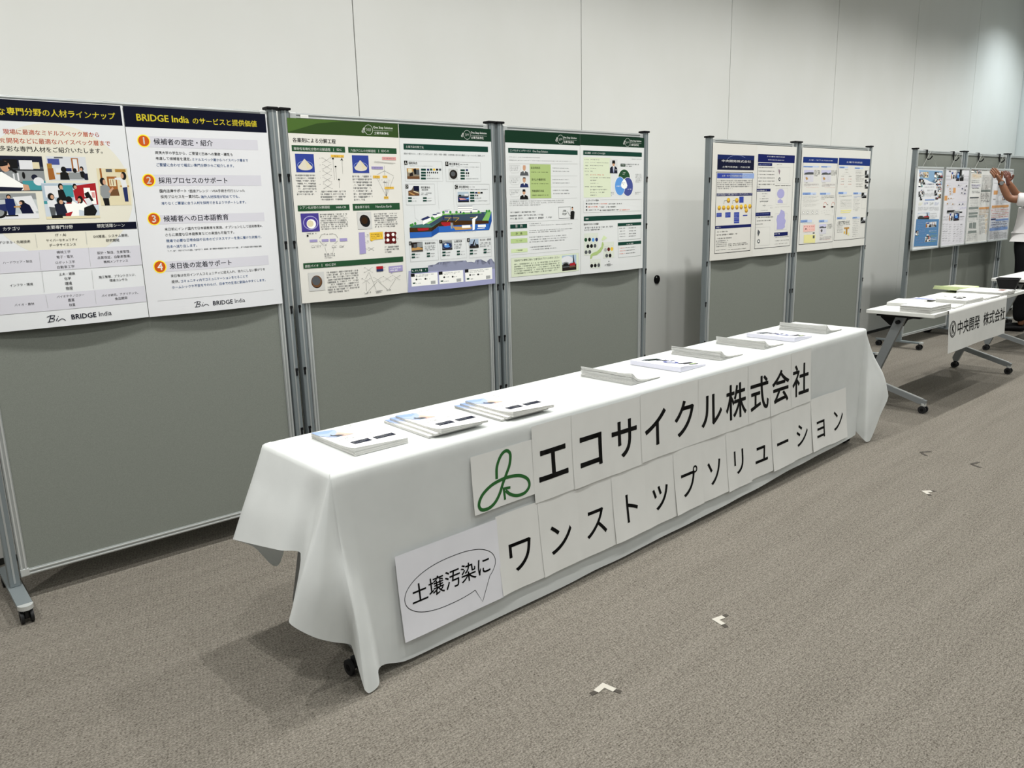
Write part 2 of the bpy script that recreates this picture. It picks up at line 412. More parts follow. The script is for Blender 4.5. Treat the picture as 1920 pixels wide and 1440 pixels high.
PRINT = {
 'P1L': [
  ('e',330,330,262,250,'cream'),('r',6,2,581,75,'navy'),('t',166,45.0,25,-1,'な','yel',1),('t',196,42.5,368,-1,'専門分野の人材ラインナップ','yel',1),
  ('t',174,115.0,322,-1,'現場に最適なミドルスペック層から','red',1),('t',160,147.0,16,-1,'究','red',1),('t',181,146.0,351,-1,'開発などに最適なハイスペック層まで','red',1),('t',156,174.5,18,-1,'多','k',1),
  ('t',177,175.5,324,-1,'彩な専門人材をご紹介いたします。','k',1),('i',115,200,172,127,'lab'),('i',300,199,136,89,'office'),('i',469,241,113,143,'library'),('i',94,334,154,93,'bike'),
  ('i',271,297,188,134,'group'),('r',0,450,591,28,'navy'),('r',0,545,594,79,'grey'),('r',0,711,592,65,'grey'),('t',124,462.0,53,-1,'カテゴリ','w',1),
  ('t',266,462.0,91,-1,'主要専門分野','w',1),('t',442,462.0,104,-1,'想定活躍シーン','w',1),('t',104,511.0,101,-1,'デジタル・先端技術','k',0.4),('t',106,585.0,95,-1,'ハードウェア・製造','k',0.4),
  ('t',116,670.0,75,-1,'インフラ・環境','k',0.4),('t',120,744.5,65,-1,'バイオ・農林','k',0.4),('t',293,491.5,35,-1,'IT・AI','k',0.4),('t',258,510.5,107,-1,'サイバーセキュリティ','k',0.4),
  ('t',266,528.5,92,-1,'データサイエンス','k',0.4),('t',287,556.5,48,-1,'機械工学','k',0.4),('t',284,575.0,58,-1,'電子・電気','k',0.4),('t',278,595.5,67,-1,'ロボット工学','k',0.4),
  ('t',281,613.5,60,-1,'自動車工学','k',0.4),('t',283,640.5,56,-1,'土木・建築','k',0.4),('t',299,652,23,12,'化学','k',0.4),('t',299,671,24,13,'環境','k',0.4),
  ('t',299,690,24,13,'物理','k',0.4),('t',263,726.0,97,-1,'バイオテクノロジー','k',0.4),('t',300,736,23,13,'農業','k',0.4),('t',301,755,22,13,'林業','k',0.4),
  ('t',425,502.5,131,-1,'DX推進、システム開発、','k',0.4),('t',468,520.0,50,-1,'研究開発','k',0.4),('t',429,567.0,125,-1,'設計・製造、生産管理、','k',0.4),
  ('t',428,586.0,126,-1,'品質保証、自動車整備、','k',0.4),('t',448,603.5,92,-1,'機械メンテナンス','k',0.4),('t',422,662.0,140,-1,'施工管理、プラントエンジ、','k',0.4),
  ('t',460,678.0,69,-1,'環境コンサル','k',0.4),('t',422,736.5,141,-1,'バイオ研究、アグリテック、','k',0.4),('t',470,753.0,49,-1,'食品開発','k',0.4),('l',[(225,484),(225,535)],1,'grey2'),
  ('l',[(228,552),(225,621)],1,'grey2'),('l',[(227,626),(224,704)],1,'grey2'),('l',[(227,716),(228,766)],1,'grey2'),('l',[(399,482),(397,532)],1,'grey2'),
  ('l',[(400,544),(398,618)],1,'grey2'),('l',[(400,633),(397,705)],1,'grey2'),('l',[(400,714),(398,766)],1,'grey2'),('l',[(224,819),(234,795)],3,'navy'),
  ('l',[(219,800),(233,795),(247,796),(242,805),(231,806),(245,810),(240,818),(219,820)],2.5,'navy'),('l',[(249,818),(255,807)],3,'navy'),
  ('l',[(257,802),(259,801)],3,'navy'),('l',[(254,820),(261,815),(269,811),(275,813),(281,819)],2.5,'navy'),('t',303,808.0,90,-1,'BRIDGE','navy',1.3),
  ('t',403,807.0,47,-1,'India','navy',0),
 ],
 'P1R': [
  ('r',0,0,589,79,'navy'),('t',46,40.5,206,-1,'BRIDGE India','yel',1.2),('t',267,43.5,279,-1,'のサービスと提供価値','yel',1),('r',76,112,466,43,'grey'),('e',63,131,25,25,'yel'),
  ('e',63,131,21,21,'org'),('t',58,117,11,27,'1','w',1.2),('t',101,132.0,241,-1,'候補者の選定・紹介','navy',1),('r',78,263,464,45,'grey'),('e',64,285,26,26,'yel'),
  ('e',64,285,21,22,'org'),('t',56,271,17,28,'2','w',1.2),('t',102,285.5,287,-1,'採用プロセスのサポート','navy',1),('r',76,425,465,37,'grey'),('e',65,440,26,26,'yel'),
  ('e',65,440,22,22,'org'),('t',57,425,17,29,'3','w',1.2),('t',103,440.5,273,-1,'候補者への日本語教育','navy',1),('r',77,616,465,42,'grey'),('e',65,636,26,27,'yel'),
  ('e',65,636,22,23,'org'),('t',57,620,17,30,'4','w',1.2),('t',103,636.0,264,-1,'来日後の定着サポート','navy',1),('t',101,175.5,187,-1,'提携大学の学生から、ご要望と','k',0.3),
  ('t',291,176.0,119,-1,'日本への意欲・適性','k',1.2),('t',414,170,10,12,'も','k',0.3),('t',101,198.5,142,-1,'考慮して候補者を選定。','k',0.3),
  ('t',248,200.0,242,-1,'ミドルスペック層からハイスペック層まで','blu',0.6),('t',101,223.5,323,-1,'ご要望に合わせて幅広い専門分野からご紹介します。','blu',0.6),('t',101,328.0,119,-1,'国内法律サポート・','k',1.2),
  ('t',222,329.0,240,-1,'面接アレンジ・VISA手続き代行といった','k',0.3),('t',102,351.5,160,-1,'採用プロセスを一貫対応。','k',0.3),('t',266,353.5,169,-1,'海外人材採用が初めてでも、','blu',0.6),
  ('t',102,378.0,360,-1,'滞りなくご要望に合う人材を採用できるようサポートします。','blu',0.6),('t',102,483.5,427,-1,'来日前にインド国内で日本語教育を実施。オプションとして技術教育※、','k',0.3),
  ('t',102,506.5,292,-1,'さらに高度な日本語教育などの実施も可能です。','k',0.3),('t',102,531.5,416,-1,'現場で必要な日常会話や日本のビジネスマナーを身に着けた状態で、','blu',0.6),('t',103,555.0,123,-1,'日本へ送り出します。','blu',0.6),
  ('t',103,677.0,417,-1,'来日後は在日インド人コミュニティに迎え入れ、独りにしない繋がりを','k',0.3),('t',103,701.5,32,-1,'提供。','k',0.3),('t',141,702.0,294,-1,'コミュニティ内でコミュニケーションをとることで','blu',0.6),
  ('t',102,725.5,416,-1,'ホームシックや不安をやわらげ、日本での生活に馴染みやすくします。','blu',0.6),('g',102,568,416,11,1,'q'),('l',[(39,777),(553,773)],1,'grey2'),('l',[(191,816),(200,795)],3,'navy'),
  ('l',[(185,799),(198,794),(212,796),(207,803),(197,805),(211,808),(206,816),(186,817)],2.5,'navy'),('l',[(215,816),(221,806)],3,'navy'),
  ('l',[(223,801),(224,800)],3,'navy'),('l',[(220,817),(226,812),(234,809),(241,811),(246,816)],2.5,'navy'),('t',265,807.5,88,-1,'BRIDGE','navy',1.3),
  ('t',363,806.5,47,-1,'India','navy',0),
 ],
 'P2L': [
  ('r',0,0,591,66,'olive'),('p',[(-1,-1),(306,-1),(148,18),(-3,63)],'olive2'),('o',420,35,23,'w'),('t',381,26,20,25,'ℰ','w',1),
  ('t',447,23.5,111,-1,'One Stop Solution','w',0),('t',450,48.5,83,-1,'土壌汚染浄化','w',0),('l',[(446,36),(558,35)],0.7,'w'),('g',408,27,25,15,4,'w'),
  ('t',19,95.5,218,-1,'各薬剤による分解工程','k',1.2),('r',12,118,272,27,'gr'),('t',21,133.5,185,-1,'揮発性有機化合物の分解過程','w',0.6),('r',222,127,1.5,13,'w'),
  ('t',240,132.5,25,-1,'EDC','w',0.8),('r',301,118,273,27,'gr'),('t',313,134.0,139,-1,'六価クロムの分解過程','w',0.6),('r',469,127,1.5,13,'w'),('t',486,132.5,42,-1,'EDC-M','w',0.8),
  ('r',17,387,268,27,'gr'),('t',27,397.5,153,-1,'シアン化合物の分解過程','w',0.6),('t',214,399.0,52,-1,'HAR-CN','w',0.8),('r',303,384,272,33,'gr'),
  ('t',315,400.0,82,-1,'重金属不溶化','w',0.6),('t',432,399.5,94,-1,'NanoLite Earth','w',0.8),('i',25,156,93,82,'dish'),('i',318,156,91,83,'dish'),('g',19,246,104,97,8,'q'),
  ('g',137,319,139,49,4,'q'),('g',314,248,106,124,9,'q'),('l',[(181,182),(196,190)],0.8,'q'),('g',196,190,9,4,1,'q'),('l',[(181,182),(165,191)],0.8,'q'),
  ('g',156,191,9,4,1,'q'),('l',[(181,182),(198,173)],0.8,'q'),('g',198,169,9,4,1,'q'),('l',[(181,182),(166,174)],0.8,'q'),('g',157,170,9,4,1,'q'),('g',145,172,8,4,1,'q'),
  ('l',[(181,212),(196,220)],0.8,'q'),('g',196,220,9,4,1,'q'),('l',[(181,212),(164,220)],0.8,'q'),('g',155,220,9,4,1,'q'),('l',[(181,212),(197,203)],0.8,'q'),
  ('g',197,199,9,4,1,'q'),('l',[(181,212),(166,204)],0.8,'q'),('g',157,200,9,4,1,'q'),('g',143,202,8,4,1,'q'),('l',[(180,241),(195,249)],0.8,'q'),('g',195,249,9,4,1,'q'),
  ('l',[(180,241),(164,250)],0.8,'q'),('g',154,250,9,4,1,'q'),('l',[(180,241),(196,233)],0.8,'q'),('g',197,229,9,4,1,'q'),('l',[(180,241),(165,233)],0.8,'q'),
  ('g',156,229,9,4,1,'q'),('g',140,231,8,4,1,'q'),('l',[(179,271),(194,279)],0.8,'q'),('g',194,279,9,4,1,'q'),('l',[(179,271),(163,279)],0.8,'q'),('g',153,279,9,4,1,'q'),
  ('l',[(179,271),(196,263)],0.8,'q'),('g',196,258,9,4,1,'q'),('l',[(179,271),(164,263)],0.8,'q'),('g',155,259,9,4,1,'q'),('g',138,261,8,4,1,'q'),
  ('l',[(179,301),(194,309)],0.8,'q'),('g',194,309,9,4,1,'q'),('l',[(179,301),(162,309)],0.8,'q'),('g',153,309,9,4,1,'q'),('l',[(179,301),(195,292)],0.8,'q'),
  ('g',195,288,9,4,1,'q'),('l',[(179,301),(164,292)],0.8,'q'),('g',155,288,9,4,1,'q'),('g',135,290,8,4,1,'q'),('l',[(216,175),(216,272)],0.8,'k'),
  ('l',[(227,210),(227,272)],0.8,'k'),('l',[(263,172),(263,243)],0.8,'k'),('l',[(240,270),(241,309)],0.8,'k'),('e',216,174,5,4,'k'),('e',227,210,5,4,'k'),
  ('e',240,270,5,4,'k'),('p',[(254,184),(263,169),(270,185),(263,178)],'k'),('r',206,156,69,12,'ylab'),('g',210,159,63,7,1,'k'),('r',487,160,81,15,'pink'),
  ('g',492,164,72,7,1,'q'),('r',423,207,66,13,'lav'),('g',426,210,59,7,1,'q'),('l',[(441,183),(563,190)],0.8,'k'),('l',[(440,188),(550,193)],0.8,'k'),
  ('l',[(498,202),(496,227),(452,246)],0.8,'k'),('l',[(498,202),(496,227),(497,249)],0.8,'k'),('l',[(498,202),(496,227),(549,251)],0.8,'k'),
  ('l',[(452,266),(498,351)],0.8,'k'),('l',[(491,274),(498,351)],0.8,'k'),('l',[(507,274),(498,351)],0.8,'k'),('l',[(520,273),(498,351)],0.8,'k'),
  ('l',[(548,257),(498,351)],0.8,'k'),('r',428,250,40,13,'ylab'),('g',430,253,36,8,1,'k'),('r',484,250,27,11,'ylab'),('g',486,252,24,6,1,'k'),('r',491,304,55,11,'ylab'),
  ('g',493,306,51,6,1,'k'),('r',484,351,26,12,'ylab'),('g',486,353,22,7,1,'k'),('g',461,269,21,5,1,'q'),('g',507,269,24,5,1,'q'),('g',483,279,28,7,1,'q'),
  ('i',28,424,90,84,'dish2'),('g',125,426,144,77,8,'q'),('i',322,424,81,83,'black'),('g',419,430,139,73,7,'q'),('r',62,545,39,12,'lav'),('r',123,546,35,12,'lav'),
  ('r',165,546,31,13,'lav'),('r',217,546,40,14,'lav'),('l',[(112,542),(123,525),(144,520)],1,'k'),('l',[(178,521),(198,527),(207,541)],1,'k'),
  ('l',[(111,553),(122,566),(128,571)],1,'k'),('l',[(205,557),(192,567),(186,570)],1,'k'),('g',50,513,54,8,1,'q'),('g',138,520,45,7,1,'q'),
  ('l',[(66,577),(75,572),(84,577),(93,572)],0.8,'q'),('g',68,579,22,6,1,'q'),('l',[(93,576),(102,571),(111,576),(120,571)],0.8,'q'),('g',94,577,22,6,1,'q'),
  ('l',[(124,572),(132,567),(142,572),(151,567)],0.8,'q'),('g',125,573,22,6,1,'q'),('l',[(171,582),(180,577),(190,582),(199,577)],0.8,'q'),('g',172,584,23,6,1,'q'),
  ('l',[(211,583),(220,578),(230,583),(239,578)],0.8,'q'),('g',212,584,23,6,1,'q'),('l',[(136,583),(141,612)],0.8,'q'),('l',[(183,588),(173,614)],0.8,'q'),
  ('g',130,612,56,27,3,'q'),('e',54,527,5,5,'k'),('p',[(324,522),(357,521),(355,625),(319,627)],'lav'),('l',[(357,541),(370,546),(378,539)],0.8,'q'),
  ('g',368,532,11,6,1,'q'),('l',[(355,571),(367,576),(376,569)],0.8,'q'),('g',366,562,11,6,1,'q'),('l',[(352,601),(365,606),(373,599)],0.8,'q'),('g',363,592,11,6,1,'q'),
  ('l',[(387,605),(402,613)],1,'k'),('l',[(387,605),(371,612)],1,'k'),('l',[(387,605),(404,598)],1,'k'),('l',[(387,605),(372,596)],1,'k'),
  ('p',[(385,525),(462,523),(462,559),(409,561),(392,568),(394,562),(385,563)],'ylab2'),('g',392,530,65,28,3,'k'),('e',481,532,9,8,'drd'),('e',479,554,9,8,'drd'),
  ('e',478,576,9,8,'drd'),('e',507,533,9,8,'drd'),('e',506,555,9,8,'drd'),('e',504,577,9,8,'drd'),('e',534,534,10,8,'drd'),('e',532,556,10,8,'drd'),
  ('e',531,578,10,8,'drd'),('r',474,526,64,57,'drd'),('e',492,542,9,8,'w'),('e',523,540,9,8,'w'),('e',489,566,9,8,'w'),('e',524,566,9,8,'w'),('g',466,594,91,37,3,'q'),
  ('g',544,558,14,11,2,'q'),('r',20,653,557,26,'gr'),('t',28,668.0,67,-1,'鉄粉バイオ','w',0.6),('r',112,661,1.5,14,'w'),('t',131,668.0,52,-1,'EDC-ZVI','w',0.8),
  ('i',40,699,79,87,'iron'),('g',132,698,170,107,9,'q'),('l',[(362,707),(377,717)],0.8,'q'),('g',377,717,10,5,1,'q'),('l',[(362,707),(345,715)],0.8,'q'),
  ('g',334,714,10,5,1,'q'),('l',[(362,707),(378,700)],0.8,'q'),('g',379,695,10,5,1,'q'),('l',[(362,707),(347,698)],0.8,'q'),('g',336,692,10,5,1,'q'),
  ('l',[(343,760),(358,769)],0.8,'q'),('g',358,770,10,5,1,'q'),('l',[(343,760),(326,767)],0.8,'q'),('g',315,767,10,5,1,'q'),('l',[(343,760),(359,753)],0.8,'q'),
  ('g',360,748,10,5,1,'q'),('l',[(343,760),(328,751)],0.8,'q'),('g',317,745,10,5,1,'q'),('l',[(411,759),(426,769)],0.8,'q'),('g',426,770,10,5,1,'q'),
  ('l',[(411,759),(394,767)],0.8,'q'),('g',383,766,10,5,1,'q'),('l',[(411,759),(427,752)],0.8,'q'),('g',428,747,10,5,1,'q'),('l',[(411,759),(395,750)],0.8,'q'),
  ('g',384,744,10,5,1,'q'),('l',[(468,760),(483,769)],0.8,'q'),('g',484,770,11,5,1,'q'),('l',[(468,760),(451,767)],0.8,'q'),('g',439,767,10,5,1,'q'),
  ('l',[(468,760),(484,752)],0.8,'q'),('g',485,747,11,5,1,'q'),('l',[(468,760),(452,750)],0.8,'q'),('g',441,744,10,5,1,'q'),('l',[(526,758),(542,768)],0.8,'q'),
  ('g',542,768,11,5,1,'q'),('l',[(526,758),(509,765)],0.8,'q'),('g',497,765,11,5,1,'q'),('l',[(526,758),(543,751)],0.8,'q'),('g',544,746,11,5,1,'q'),
  ('l',[(526,758),(510,748)],0.8,'q'),('g',499,742,11,5,1,'q'),('l',[(361,718),(341,750)],1,'k'),('l',[(364,719),(397,808)],1,'k'),('l',[(342,767),(341,809)],1,'k'),
  ('l',[(350,813),(408,767)],1,'k'),('l',[(413,767),(464,811)],1,'k'),('l',[(476,812),(522,764)],1,'k'),('g',324,812,46,11,1,'q'),('g',390,812,46,9,1,'q'),
  ('g',460,812,33,8,1,'q'),('g',330,820,29,7,1,'q'),('g',396,820,33,7,1,'q'),('r',408,693,40,14,'red2'),('r',408,707,40,12,'nvy2'),('l',[(449,700),(462,700)],1,'k'),
  ('l',[(449,714),(461,714)],1,'k'),('p',[(482,698),(570,697),(570,727),(507,728),(493,736),(497,728),(482,727)],'lav'),('g',489,703,74,22,2,'w'),
 ],
 'P2R': [
  ('r',0,0,594,66,'dgr'),('o',428,36,23,'w'),('t',387,27,20,22,'ℰ','w',1),('t',454,24.5,110,-1,'One Stop Solution','w',0),('t',455,49.0,86,-1,'土壌汚染浄化','w',0),
  ('l',[(453,37),(564,38)],0.7,'w'),('g',416,29,26,14,4,'w'),('r',22,93,548,29,'tgr'),('t',35,108.0,108,-1,'土壌汚染対策工法','w',0.6),
  ('t',22,141.5,525,-1,'掘削や揚水だけ、と思っていませんか？ 目的・予算・期間・土地用途に合わせた最適ソリューションをご提案します','q',0),('f',22,176,234,101,'grey2',1),('i',34,213,76,53,'dig'),('r',20,176,20,21,'k'),
  ('t',24,180,11,14,'A','w',1),('t',47,187.0,53,-1,'掘削除去','k',0.6),('g',46,199,152,4,1,'q'),('r',121,214,30,10,'tgr'),('r',158,214,14,10,'nvy2'),('r',177,213,14,10,'gr'),
  ('r',196,213,14,10,'ylab2'),('r',215,213,14,10,'k'),('r',234,213,14,10,'q'),('r',120,229,30,10,'tgr'),('e',161,233,4,5,'k'),('e',173,233,4,5,'k'),('e',186,233,4,5,'k'),
  ('e',198,233,4,5,'k'),('e',211,233,4,5,'k'),('e',223,233,4,5,'k'),('r',119,243,30,10,'tgr'),('e',160,248,4,5,'grey2'),('e',172,248,4,5,'grey2'),
  ('r',118,258,30,10,'tgr'),('g',155,259,82,7,1,'q'),('f',276,177,237,102,'grey2',1),('i',295,212,61,57,'iron2'),('r',276,177,20,22,'k'),('t',281,180,10,14,'B','w',1),
  ('t',301,188.5,69,-1,'原位置浄化','k',0.6),('g',375,186,56,7,1,'q'),('g',301,200,203,4,1,'q'),('r',375,215,29,9,'tgr'),('r',411,214,15,9,'nvy2'),('r',374,229,29,9,'tgr'),
  ('e',415,234,5,5,'k'),('e',428,234,5,5,'k'),('r',374,244,29,9,'tgr'),('e',414,248,5,5,'grey2'),('e',427,248,5,5,'grey2'),('r',373,258,29,9,'tgr'),
  ('g',408,260,88,6,1,'q'),('f',20,290,180,106,'grey2',1),('i',36,301,67,48,'dig2'),('r',20,294,18,19,'k'),('t',25,297,8,12,'D','w',1),
  ('t',115,308.0,57,-1,'原位置浄化','k',0.6),('t',118,320.0,41,-1,'（揚水処理）','k',0.3),('g',113,333,68,15,2,'q'),('r',33,357,22,8,'tgr'),('g',60,359,26,6,1,'q'),
  ('r',32,371,22,8,'tgr'),('g',59,373,26,6,1,'q'),('r',124,358,23,8,'tgr'),('g',151,360,27,6,1,'q'),('r',123,371,23,8,'tgr'),('g',150,373,27,6,1,'q'),
  ('l',[(219,278),(220,362),(221,422)],0.7,'grey2'),('l',[(324,279),(319,424)],0.7,'grey2'),('l',[(66,393),(69,461),(88,477)],0.7,'grey2'),('f',338,291,233,109,'grey2',1),
  ('i',349,332,75,54,'boat'),('r',333,296,20,20,'k'),('t',336,298,15,16,'C','w',1),('t',360,306.0,67,-1,'原位置浄化','k',0.6),('g',432,303,36,7,1,'q'),
  ('g',361,316,204,7,1,'q'),('r',434,332,30,9,'tgr'),('r',469,333,16,9,'nvy2'),('r',487,333,16,9,'tan'),('r',506,333,16,9,'k'),('r',433,347,30,9,'tgr'),
  ('e',473,351,4,4,'k'),('e',485,352,4,4,'k'),('r',432,361,30,9,'tgr'),('e',473,366,4,4,'grey2'),('e',484,366,4,4,'grey2'),('e',495,366,4,4,'grey2'),
  ('e',506,366,4,4,'grey2'),('r',432,375,30,9,'tgr'),('g',468,378,88,6,1,'q'),
  ('p',[(31,509),(165,514),(234,479),(557,489),(581,441),(247,445),(179,472),(161,490),(61,497)],'teal'),
  ('p',[(147,491),(254,448),(523,443),(557,489),(234,479),(165,507)],'asph'),('p',[(134,492),(247,445),(254,448),(151,495)],'lgr2'),
  ('p',[(247,445),(505,442),(508,448),(254,451)],'lgr2'),('p',[(510,487),(550,440),(581,440),(557,489)],'lgr2'),('p',[(31,510),(165,514),(164,534),(31,533)],'brn'),
  ('p',[(31,533),(164,534),(162,562),(31,563)],'sea'),('p',[(165,514),(234,479),(234,494),(164,534)],'brn2'),
  ('p',[(164,534),(233,498),(212,508),(210,540),(162,562)],'sea2'),('p',[(234,479),(557,489),(559,505),(212,509),(212,502)],'brn'),
  ('p',[(212,509),(559,505),(559,540),(210,540)],'sea'),('p',[(557,489),(581,441),(581,492),(559,540)],'sea2'),
  ('p',[(78,514),(149,514),(145,525),(111,528),(81,527)],'red2'),('p',[(227,488),(290,489),(286,507),(250,510),(233,501)],'red2'),
  ('p',[(303,513),(435,518),(429,532),(320,532)],'tan'),('r',290,492,16,31,'grey2'),('p',[(439,477),(477,461),(477,470),(461,480),(453,534),(438,537)],'w'),
  ('r',365,509,59,14,'w'),('r',477,509,58,14,'w'),('l',[(472,530),(527,528)],4,'w'),('p',[(113,476),(166,462),(165,477),(113,498)],'w'),
  ('p',[(103,468),(146,454),(164,461),(115,476)],'nvy2'),('p',[(178,449),(209,447),(237,436),(236,455),(180,464)],'w'),('e',191,448,15,3,'nvy2'),('e',216,440,14,2,'nvy2'),
  ('r',345,409,100,32,'w'),('l',[(345,408),(445,408)],3,'nvy2'),('l',[(346,420),(442,421)],2,'nvy2'),('l',[(347,431),(442,431)],1.5,'nvy2'),('r',446,428,33,13,'w'),
  ('l',[(446,427),(479,427)],2.5,'nvy2'),('r',255,426,34,18,'w'),('r',257,430,22,8,'lav'),('l',[(255,427),(290,426)],2,'nvy2'),('e',40,498,7,7,'tree'),
  ('e',50,495,7,7,'tree'),('e',67,489,7,7,'tree'),('e',173,464,8,7,'tree'),('e',180,467,8,7,'tree'),('e',248,436,8,7,'tree'),('e',293,437,8,7,'tree'),
  ('e',334,438,8,7,'tree'),('e',488,439,8,7,'tree'),('e',546,437,8,7,'tree'),('e',564,437,8,7,'tree'),('e',382,445,8,7,'tree'),('l',[(253,466),(349,469)],2,'ylab2'),
  ('l',[(269,486),(288,467)],2,'ylab2'),('l',[(322,487),(349,469)],2,'ylab2'),('l',[(425,471),(469,469)],2,'ylab2'),('r',241,455,9,19,'nvy2'),('r',298,456,9,19,'nvy2'),
  ('r',356,434,10,10,'nvy2'),('r',429,436,10,10,'nvy2'),('l',[(303,443),(299,522)],3,'k'),('g',305,544,157,1,1,'q'),('f',25,578,173,106,'grey2',1),
  ('i',36,585,68,49,'dig3'),('r',23,580,15,18,'k'),('t',27,584,6,10,'E','w',1),('t',117,593.0,67,-1,'重金属不溶化','k',0.6),('g',116,604,66,28,3,'q'),('r',35,642,20,8,'tgr'),
  ('g',60,644,26,7,1,'k'),('r',34,657,20,8,'tgr'),('g',59,659,26,7,1,'k'),('r',126,642,20,8,'tgr'),('g',151,644,26,7,1,'k'),('r',125,656,20,8,'tgr'),
  ('g',150,658,26,7,1,'k'),('f',211,581,176,103,'grey2',1),('i',225,585,66,49,'pool'),('r',209,580,19,17,'k'),('t',214,584,8,9,'F','w',1),
  ('t',305,592.0,54,-1,'土壌洗浄','k',0.6),('g',304,604,53,28,3,'q'),('r',224,642,21,8,'tgr'),('g',250,644,27,8,1,'k'),('r',223,657,21,8,'tgr'),('g',249,659,27,8,1,'k'),
  ('r',320,642,21,8,'tgr'),('g',346,644,28,8,1,'k'),('r',319,657,21,8,'tgr'),('g',345,659,28,8,1,'k'),('f',405,578,166,108,'grey2',1),('i',410,585,66,49,'crane'),
  ('r',395,579,19,19,'k'),('t',400,583,8,11,'G','w',1),('t',487,591.5,83,-1,'封じ込め・遮断型','k',0.6),('g',486,604,82,28,3,'q'),('r',411,642,22,9,'tgr'),
  ('g',438,644,29,8,1,'k'),('r',410,658,22,9,'tgr'),('g',437,660,29,8,1,'k'),('r',511,642,23,9,'tgr'),('g',539,644,30,8,1,'k'),('r',510,657,23,9,'tgr'),
  ('g',538,659,30,8,1,'k'),('p',[(11,730),(124,726),(595,733),(596,843),(1,843)],'lav2'),
  ('p',[(127,727),(129,709),(136,709),(136,716),(153,717),(153,719),(158,718),(159,707),(171,707),(172,710),(179,709),(180,707),(197,708),(198,695),(206,695),(206,710),(213,710),(215,695),(220,695),(219,720),(226,720),(227,724),(239,724),(240,724),(252,724),(254,709),(271,709),(272,696),(289,697),(289,709),(297,709),(297,719),(302,719),(303,725),(310,725),(312,709),(320,709),(321,706),(338,706),(339,706),(356,707),(357,697),(370,698),(371,698),(379,697),(378,720),(383,720),(385,707),(393,707),(393,721),(398,720),(399,713),(412,714),(413,707),(418,707),(418,724),(435,724),(437,712),(442,711),(442,722),(447,721),(449,699),(457,699),(456,728),(469,728),(471,699),(489,699),(489,725),(494,725),(495,729),(513,729),(514,723),(527,723),(528,716),(533,715),(534,709),(539,709),(540,726),(545,725),(545,730),(554,730),(556,700),(569,700),(570,710),(578,710),(578,730),(591,730),(592,724),(606,724),(595,736),(594,758),(127,738)],'sky2'),
  ('r',26,719,101,24,'tgr'),('g',30,723,91,16,1,'w'),('r',24,748,160,64,'w'),('r',22,745,23,17,'k'),('g',52,752,111,14,2,'q'),('e',54,777,6,5,'k'),('g',62,773,29,8,1,'q'),
  ('e',108,778,6,5,'k'),('g',115,775,23,8,1,'q'),('r',31,792,16,7,'tgr'),('g',52,794,29,8,1,'q'),('r',140,791,29,17,'grey2'),('r',194,748,160,64,'w'),
  ('r',192,746,25,17,'k'),('g',224,753,109,14,2,'q'),('e',226,778,6,5,'k'),('g',234,774,30,8,1,'q'),('e',282,779,6,5,'k'),('g',290,776,25,8,1,'q'),
  ('r',202,794,17,7,'tgr'),('g',224,796,31,8,1,'q'),('r',307,792,31,17,'grey2'),('r',368,748,202,65,'w'),('r',367,746,26,18,'k'),('g',400,753,147,16,2,'q'),
  ('e',403,779,6,5,'k'),('g',411,775,32,9,1,'q'),('e',462,780,7,5,'k'),('g',470,777,26,8,1,'q'),('r',378,795,18,8,'tgr'),('g',401,797,33,9,1,'q'),
  ('r',521,792,33,18,'grey2'),
 ],
 'P3L': [
  ('r',0,0,594,66,'dgr'),('o',430,36,25,'w'),('t',387,25,22,25,'ℰ','w',1),('t',453,25.5,112,-1,'One Stop Solution','w',0),('t',456,49.0,87,-1,'土壌汚染浄化','w',0),
  ('l',[(453,37),(565,37)],0.7,'w'),('g',416,29,29,14,4,'w'),('r',21,95,552,26,'tgr'),('t',33,108.0,157,-1,'コンサルティングサービス','w',0.6),
  ('t',205,110.0,119,-1,'One Stop Solution','w',0.8),('g',24,141,239,5,1,'q'),('g',23,158,501,5,1,'q'),('l',[(22,181),(571,173)],1,'grey2'),
  ('l',[(23,248),(569,243)],1,'grey2'),('l',[(24,309),(567,308)],1,'grey2'),('l',[(25,376),(566,374)],1,'grey2'),('r',180,180,166,192,'lgr'),
  ('t',190,201.0,72,-1,'自主的対応','k',1),('t',191,266.0,113,-1,'法令上の義務対応','k',1),('t',191,331.0,98,-1,'不動産取引対応','k',1),('g',189,220,138,9,1,'k'),('g',190,285,143,9,1,'k'),
  ('g',191,350,134,10,1,'k'),('p',[(105,244),(110,226),(128,220),(147,220),(165,226),(170,244)],'q'),('p',[(132,220),(143,220),(137,233)],'w'),('e',138,203,11,15,'skin'),
  ('p',[(126,202),(129,188),(148,188),(150,201),(146,194),(130,194)],'skin'),('p',[(103,310),(108,292),(126,287),(146,287),(163,292),(168,310)],'nvy2'),
  ('p',[(130,287),(141,287),(135,299)],'w'),('e',136,269,11,15,'skin'),('p',[(124,268),(127,254),(146,254),(148,267),(144,260),(128,260)],'k'),
  ('p',[(99,377),(103,359),(121,353),(141,353),(159,359),(164,378)],'k'),('p',[(126,353),(136,353),(131,366)],'w'),('e',132,336,11,15,'skin'),
  ('p',[(120,334),(123,321),(141,321),(144,334),(140,327),(124,327)],'k'),('l',[(28,190),(106,190),(108,212),(91,229),(43,231),(26,213),(28,190)],0.8,'grey2'),
  ('g',33,194,66,26,3,'grey2'),('l',[(26,255),(104,255),(106,278),(89,295),(41,296),(24,279),(26,255)],0.8,'grey2'),('g',31,259,66,27,3,'grey2'),
  ('l',[(24,321),(102,322),(104,345),(87,361),(39,362),(22,344),(24,321)],0.8,'grey2'),('g',29,325,67,28,3,'grey2'),('g',361,197,141,6,1,'q'),('g',361,215,141,6,1,'q'),
